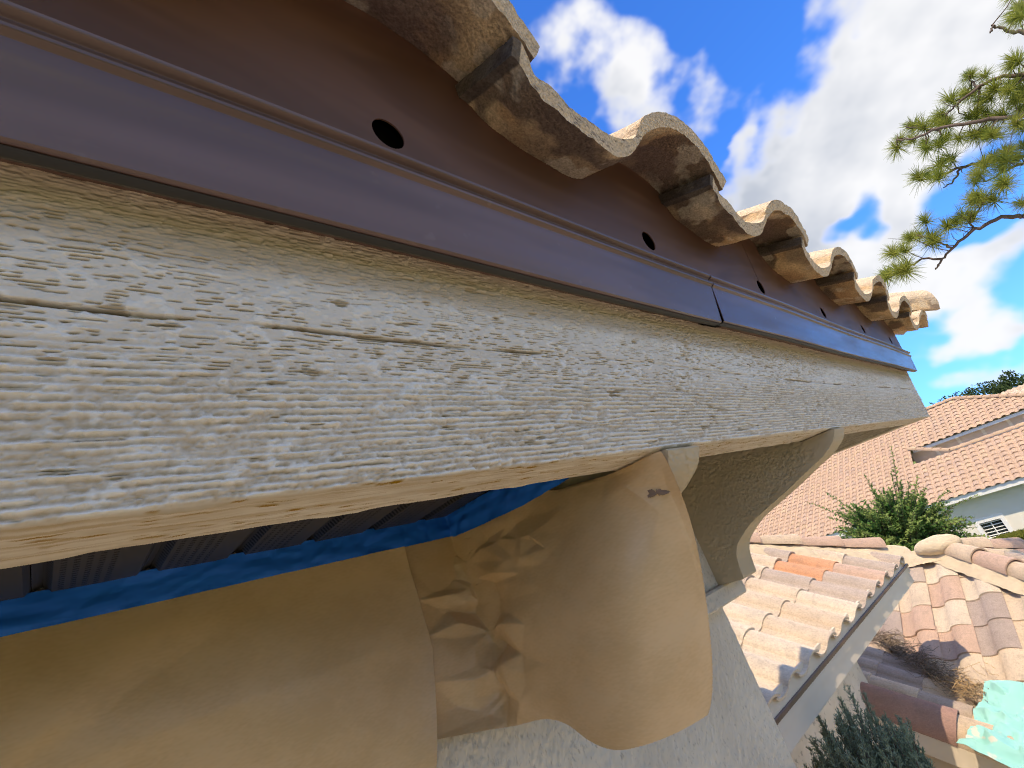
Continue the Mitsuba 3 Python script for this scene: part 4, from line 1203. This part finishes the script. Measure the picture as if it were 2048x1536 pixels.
for nm, pts in BR.items():
    pts = np.array(pts, float)
    pts[:, 1] += 0.22 * math.sin(ord(nm[0]) * 1.7) + 0.05 * np.sin(np.arange(len(pts)) * 1.3)
    if len(nm) == 1:
        far = np.array([2.72, 6.48, pts[0, 2] - 0.15])
        pts = np.vstack([far, far * 0.45 + pts[0] * 0.55 + [0, 0, 0.05], pts])
        rad = np.linspace(0.028, 0.006, len(pts))
    else:
        rad = np.linspace(0.011, 0.005, len(pts))
    f0, f1 = np.linspace(0, 1, len(pts)), np.linspace(0, 1, len(pts) * 5)
    q = np.stack([np.interp(f1, f0, pts[:, k]) for k in range(3)], -1) + rp.normal(0, 0.005, (len(f1), 3))
    put('pine_tree__branch', sweep(q, np.interp(f1, f0, rad), 6), 'bark', True)
    allpts.append(q)
allpts = np.concatenate(allpts)
tuft_ply = []
for v_ in range(5):
    ql = []
    axis = unit([rp.normal(0, 0.35), rp.normal(0, 0.35), 0.8])
    for i in range(230):
        d = unit(rp.normal(0, 1, 3) + axis * 0.8)
        l = 0.115 * (0.65 + 0.5 * rp.random())
        s = unit(np.cross(d, rp.normal(0, 1, 3))) * 0.0016
        c = d * 0.006 - axis * 0.05 * rp.random()
        tip = c + d * l + np.array([0, 0, -0.012])
        mid = c + d * l * 0.5
        ql.append([c - s, c + s, mid + s, mid - s])
        ql.append([mid - s, mid + s, tip + s * 0.4, tip - s * 0.4])
    tuft_ply.append(mikit.ply(leaves_mesh(ql), 'needle_green', smooth=False))
TUFTS = TUFTS + [[x + dx, z + dz] for (x, z), (dx, dz) in zip(TUFTS[::3], rp.normal(0, 0.045, (len(TUFTS), 2)))]
for x, z in TUFTS:
    y = 6.0 + rp.normal(0, 0.16)
    c = np.array([x, y, z])
    key = numbered('pine_tree__needle_tuft')
    s = rp.uniform(0.72, 1.18)
    scene[key] = {**tuft_ply[int(rp.integers(0, 5))], 'to_world': T().translate(c.tolist()).rotate([0, 0, 1], float(rp.uniform(0, 360))).scale(float(s))}
    j = np.argmin(np.linalg.norm(allpts - c - [0.05, 0, 0], axis=1))
    b = allpts[j]
    put('pine_tree__twig', sweep([b, (b + c) / 2 + rp.normal(0, 0.012, 3) + [0, 0, -0.012], c], [0.0055, 0.0045, 0.003], 4), 'bark', True)
for i in range(60):
    c = np.array(TUFTS[int(rp.integers(0, len(TUFTS)))])
    c = np.array([c[0] + rp.normal(0.02, 0.06), 6.0 + rp.normal(0, 0.15), c[1] + rp.normal(-0.03, 0.06)])
    j = np.argmin(np.linalg.norm(allpts - c, axis=1))
    put('pine_tree__twig', sweep([allpts[j], (allpts[j] + c) / 2 + rp.normal(0, 0.015, 3), c], [0.004, 0.003, 0.0015], 4), 'bark', True)

# ------------------------------------------------------------------ neighbouring house
N = 'neighbour_house'
thing(N, 'neighbouring house with orange clay tile hip roofs and white walls, beyond the crape myrtle', 'house')
sf = 0.5
af = math.atan(sf)
upF = np.array([0, math.cos(af), math.sin(af)])
nF = np.cross([1, 0, 0], upF)
zF = lambda y: -2.07 + sf * (y - 25.9)
ex = 0.343
rowdy = ex * math.cos(af)
oF = np.array([0.0, 25.9, zF(25.9)]) - nF * 0.05
m_, d_ = tile_dicts('tile_far', 12, 0.40, 4)
chF = lambda c, row, r: int(r.choice([0, 0, 1, 1, 2, 3]))
# notch (recess under the raised eave): kept clear of tiles


def far_tiles(cols, rows, planes, seed, limit):
    return roof_field(N + '__roof', oF, (1, 0, 0), upF, cols, rows, 'tile_far', planes, chF, n=12, L=0.40, count=4, seed=seed, limit=limit, tilt=6.5, jitter=0.004)


ridge_y = 33.35
hipx = -2.6
hipF = ((-1, -1, 0), -(hipx + ridge_y))          # x + y <= const
# left part of the slope, all the way up
na, nb = far_tiles(range(-46, -16), range(0, 25), [((-1, 0, 0), 4.95), ((0, -1, 0), -ridge_y), hipF], 31, 150)
# lower right part below the recess
na2, nb2 = far_tiles(range(-17, 12), range(0, 10), [((1, 0, 0), -4.95), ((0, -1, 0), -29.0), ((-1, -1, 0), -(-5.06 + 30.5 + 0))] if False else [((1, 0, 0), -4.95), ((0, -1, 0), -29.0)], 32, 110)
# upper right part above the recess
na3, nb3 = far_tiles(range(-17, 8), range(14, 25), [((1, 0, 0), -4.95), ((0, 1, 0), 30.15), ((0, -1, 0), -ridge_y), hipF], 33, 40)
deckF = []
for x0, x1, y0, y1 in ((-16, -4.95, 25.95, ridge_y), (-4.95, 6, 25.95, 29.0), (-4.95, 1.2, 30.25, 31.0)):
    P = np.array([[[x0, y0, zF(y0) - 0.07], [x0, y1, zF(y1) - 0.07]], [[x1, y0, zF(y0) - 0.07], [x1, y1, zF(y1) - 0.07]]])
    deckF.append(grid(P))
deckF.append(mesh_of([(-4.95, 31.0, zF(31) - 0.07), (0.0, 31.0, zF(31) - 0.07), (hipx, ridge_y, zF(ridge_y) - 0.07), (-4.95, ridge_y, zF(ridge_y) - 0.07)], [(0, 1, 2), (0, 2, 3)]))
deckF.append(mesh_of([(hipx, ridge_y, zF(ridge_y) - 0.07), (0.85, 30.2, zF(30.2) - 0.07), (0.85, 37, zF(30.2) - 0.07), (-16, ridge_y, zF(ridge_y) - 0.07), (-16, 40, zF(27.3) - 0.07)], [(0, 1, 2), (0, 2, 4), (0, 4, 3)]))
put(N + '__roof__deck', cat(deckF), 'tile_far', False)


def far_caps(a, b, seed, r=0.12, n=None, lift=-0.035):
    a, b = np.array(a, float), np.array(b, float)
    L_ = np.linalg.norm(b - a)
    n = n or max(int(L_ / 0.38), 1)
    hip_caps(N + '__roof', a + [0, 0, lift], b - a, n, 'tile_far', [2, 0, 2, 1], step=L_ / n, r0=r * 0.85, r1=r, length=L_ / n + 0.05, seed=seed)


far_caps((-16, ridge_y, zF(ridge_y)), (hipx, ridge_y, zF(ridge_y)), 70)
far_caps((0.85, 30.15, zF(30.15)), (hipx, ridge_y, zF(ridge_y)), 80)
far_caps((-3.45, 29.02, zF(29.02)), (-4.95, 30.3, zF(30.3)), 90)
far_caps((-3.45, 29.05, zF(29.05)), (6, 29.05, zF(29.05)), 95)
put(N + '__fascia_board', box(-4.9, 0.9, 30.33, 30.37, -0.137, zF(30.2) - 0.085), 'white_trim', False, label='white fascia under the raised upper roof')
put(N + '__fascia_board', box(-4.95, 6, 26.0, 26.04, -2.33, -2.12), 'white_trim', False, label='white fascia under the lower roof edge')
put(N + '__fascia_board', box(-16, -4.96, 26.0, 26.04, -2.33, -2.12), 'white_trim', False)
put(N + '__soffit', cat([box(-4.95, 6, 26.04, 26.62, -2.32, -2.30), box(-4.9, 0.9, 30.371, 31.0, -0.135, -0.12)]), 'white_trim', False)
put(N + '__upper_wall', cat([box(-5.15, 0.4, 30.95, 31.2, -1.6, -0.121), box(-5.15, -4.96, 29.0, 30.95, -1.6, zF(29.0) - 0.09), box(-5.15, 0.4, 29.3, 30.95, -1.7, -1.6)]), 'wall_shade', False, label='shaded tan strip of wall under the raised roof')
for x in (-4.15, -3.2, -2.25, -1.3, -0.4):
    put(N + '__wall_trim', box(x - 0.06, x + 0.06, 30.90, 30.95, -1.6, -0.122), 'wall_white', False)
# lower wall with window opening
wx0, wx1, wz0, wz1 = -3.80, -3.13, -3.89, -3.31
yw = 26.6
wall_poly = Polygon([(-16, GROUND_Z), (6, GROUND_Z), (6, -2.301), (-16, -2.301)], [[(wx0, wz0), (wx1, wz0), (wx1, wz1), (wx0, wz1)]])
put(N + '__wall', prism(wall_poly, (0, yw + 0.2, 0), (1, 0, 0), (0, 0, 1), (0, -1, 0), 0.2), 'wall_white', False, label='bright white sunlit wall')
wd = N + '__window'
frame_poly = Polygon([(wx0 - 0.14, wz0 - 0.14), (wx1 + 0.14, wz0 - 0.14), (wx1 + 0.14, wz1 + 0.16), (wx0 - 0.14, wz1 + 0.16)], [[(wx0, wz0), (wx1, wz0), (wx1, wz1), (wx0, wz1)]])
put(wd + '__frame', prism(frame_poly, (0, yw - 0.001, 0), (1, 0, 0), (0, 0, 1), (0, -1, 0), 0.04), 'white_trim', False)
put(wd + '__pane', box(wx0, wx1, yw + 0.13, yw + 0.15, wz0, wz1), 'pane', False)
for i in range(5):
    z = wz0 + (wz1 - wz0) * (i + 0.5) / 5
    put(wd + '__louver', box(wx0 + 0.002, wx1 - 0.002, yw + 0.09, yw + 0.128, z - 0.012, z + 0.016), 'white_trim', False)
put(wd + '__mullion', box((wx0 + wx1) / 2 - 0.015, (wx0 + wx1) / 2 + 0.015, yw + 0.06, yw + 0.088, wz0 + 0.002, wz1 - 0.002), 'white_trim', False)
labels[wd] = {'label': 'small louvred window in the white wall'}

# hedge in front of the white wall
thing('hedge', 'clipped yellow green hedge below the white wall of the neighbouring house', 'hedge')
rh = np.random.default_rng(17)
hq = []
for i in range(16000):
    x, y = rh.uniform(-3.7, 3.0), rh.uniform(23.6, 24.7)
    z = -3.60 - abs(rh.normal(0, 0.05)) - 0.25 * max(0, abs(y - 24.15) - 0.42) ** 1 - (0.25 * (-3.2 - x) ** 2 * 4 if x < -3.2 else 0)
    d = unit(rh.normal(0, 1, 3) + [0, 0, 0.9])
    hq.append(quadleaf(np.array([x, y, z]), d, 0.09, 0.014, rh.normal(0, 1, 3)))
for i in range(9000):
    x, z = rh.uniform(-3.7, 3.0), rh.uniform(GROUND_Z, -3.62)
    hq.append(quadleaf(np.array([x, 23.62 + abs(rh.normal(0, 0.04)), z]), unit(rh.normal(0, 1, 3) + [0, -0.8, 0.3]), 0.09, 0.016, rh.normal(0, 1, 3)))
put('hedge__foliage', leaves_mesh(hq), 'leaf_hedge', False)
put('hedge__stem', box(-3.5, 3.0, 23.75, 24.55, GROUND_Z, -3.70), 'leaf_hedge', False)

# second neighbour: tan roof at the right edge
S = 'tan_roof_house'
thing(S, 'house with a tan tile roof just seen at the right edge behind the orange roof', 'house')
oS = np.array([0.0, 44.0, 0.3])
P0 = 44.0
zS = lambda y: 0.05 + 0.45 * (y - P0)
aS = math.atan(0.45)
upS = np.array([0, math.cos(aS), math.sin(aS)])
mats, _ = tile_dicts('tile_far', 12, 0.40, 4)
md = tile_dicts('tile_low', 12, 0.42, 8)
roof_field(S + '__roof', np.array([0, P0, zS(P0)]), (1, 0, 0), upS, range(-9, 8), range(0, 10), 'tile_low', [((1, -1, 0), -2.2 - 47.0 - 0.0)], lambda c, row, r: [0, 2, 4][int(r.integers(0, 3))], n=12, seed=51)
put(S + '__roof__deck', mesh_of([(-5.4, P0, zS(P0) - 0.06), (9, P0, zS(P0) - 0.06), (9, 47.2, zS(47.2) - 0.06), (-2.0, 47.2, zS(47.2) - 0.06), (-5.4, 50.6, zS(P0) - 0.06), (9, 50.6, zS(P0) - 0.06)], [(0, 1, 2), (0, 2, 3), (0, 3, 4), (3, 2, 5), (3, 5, 4)]), 'mortar', False)
put(S + '__wall', box(-5.0, 9, 44.4, 50.2, GROUND_Z, zS(P0) - 0.10), 'wall_white', False)

# ------------------------------------------------------------------ far trees
rt = np.random.default_rng(29)


def far_tree(x, y, top, w, label):
    key = numbered('oak_tree')
    thing(key, label, 'tree', 'distant trees above the orange roof')
    q = []
    h = top - GROUND_Z
    c0 = np.array([x, y, top - 0.30 * h])
    clumps = [(c0 + rt.normal(0, 1, 3) * [w * 0.5, w * 0.5, 0.16 * h], rt.uniform(0.30, 0.5) * w) for _ in range(26)]
    for c, r in clumps:
        c[2] = min(c[2], top - r * 0.8)
        for i in range(150):
            d = unit(rt.normal(0, 1, 3))
            p = c + d * r * rt.uniform(0.5, 1.05) * [1, 1, 0.8]
            q.append(quadleaf(p, unit(rt.normal(0, 1, 3)), 0.26, 0.06, rt.normal(0, 1, 3)))
    put(key + '__crown', leaves_mesh(q), 'leaf_far', False)
    put(key + '__trunk', sweep([[x, y, GROUND_Z], [x + 0.1, y, GROUND_Z + h * 0.4], [x, y, top - 0.25 * h]], [0.28, 0.2, 0.08], 7), 'bark', True)


for x, y, tp, w, lb in ((-5.6, 54, 3.0, 2.0, 'dark round tree top showing leftmost above the orange roof ridge'), (-3.6, 56, 3.15, 1.7, 'low bushy tree top in the left half of the tree line above the orange roof'),
                        (-1.9, 57, 3.05, 1.6, 'mid green tree top in the middle of the distant tree line'), (-0.9, 58, 3.35, 1.6, 'tallest tree top of the distant tree line above the orange roof'),
                        (0.6, 59, 3.1, 1.8, 'tree top at the right edge over the tan roof')):
    far_tree(x, y, tp, w, lb)
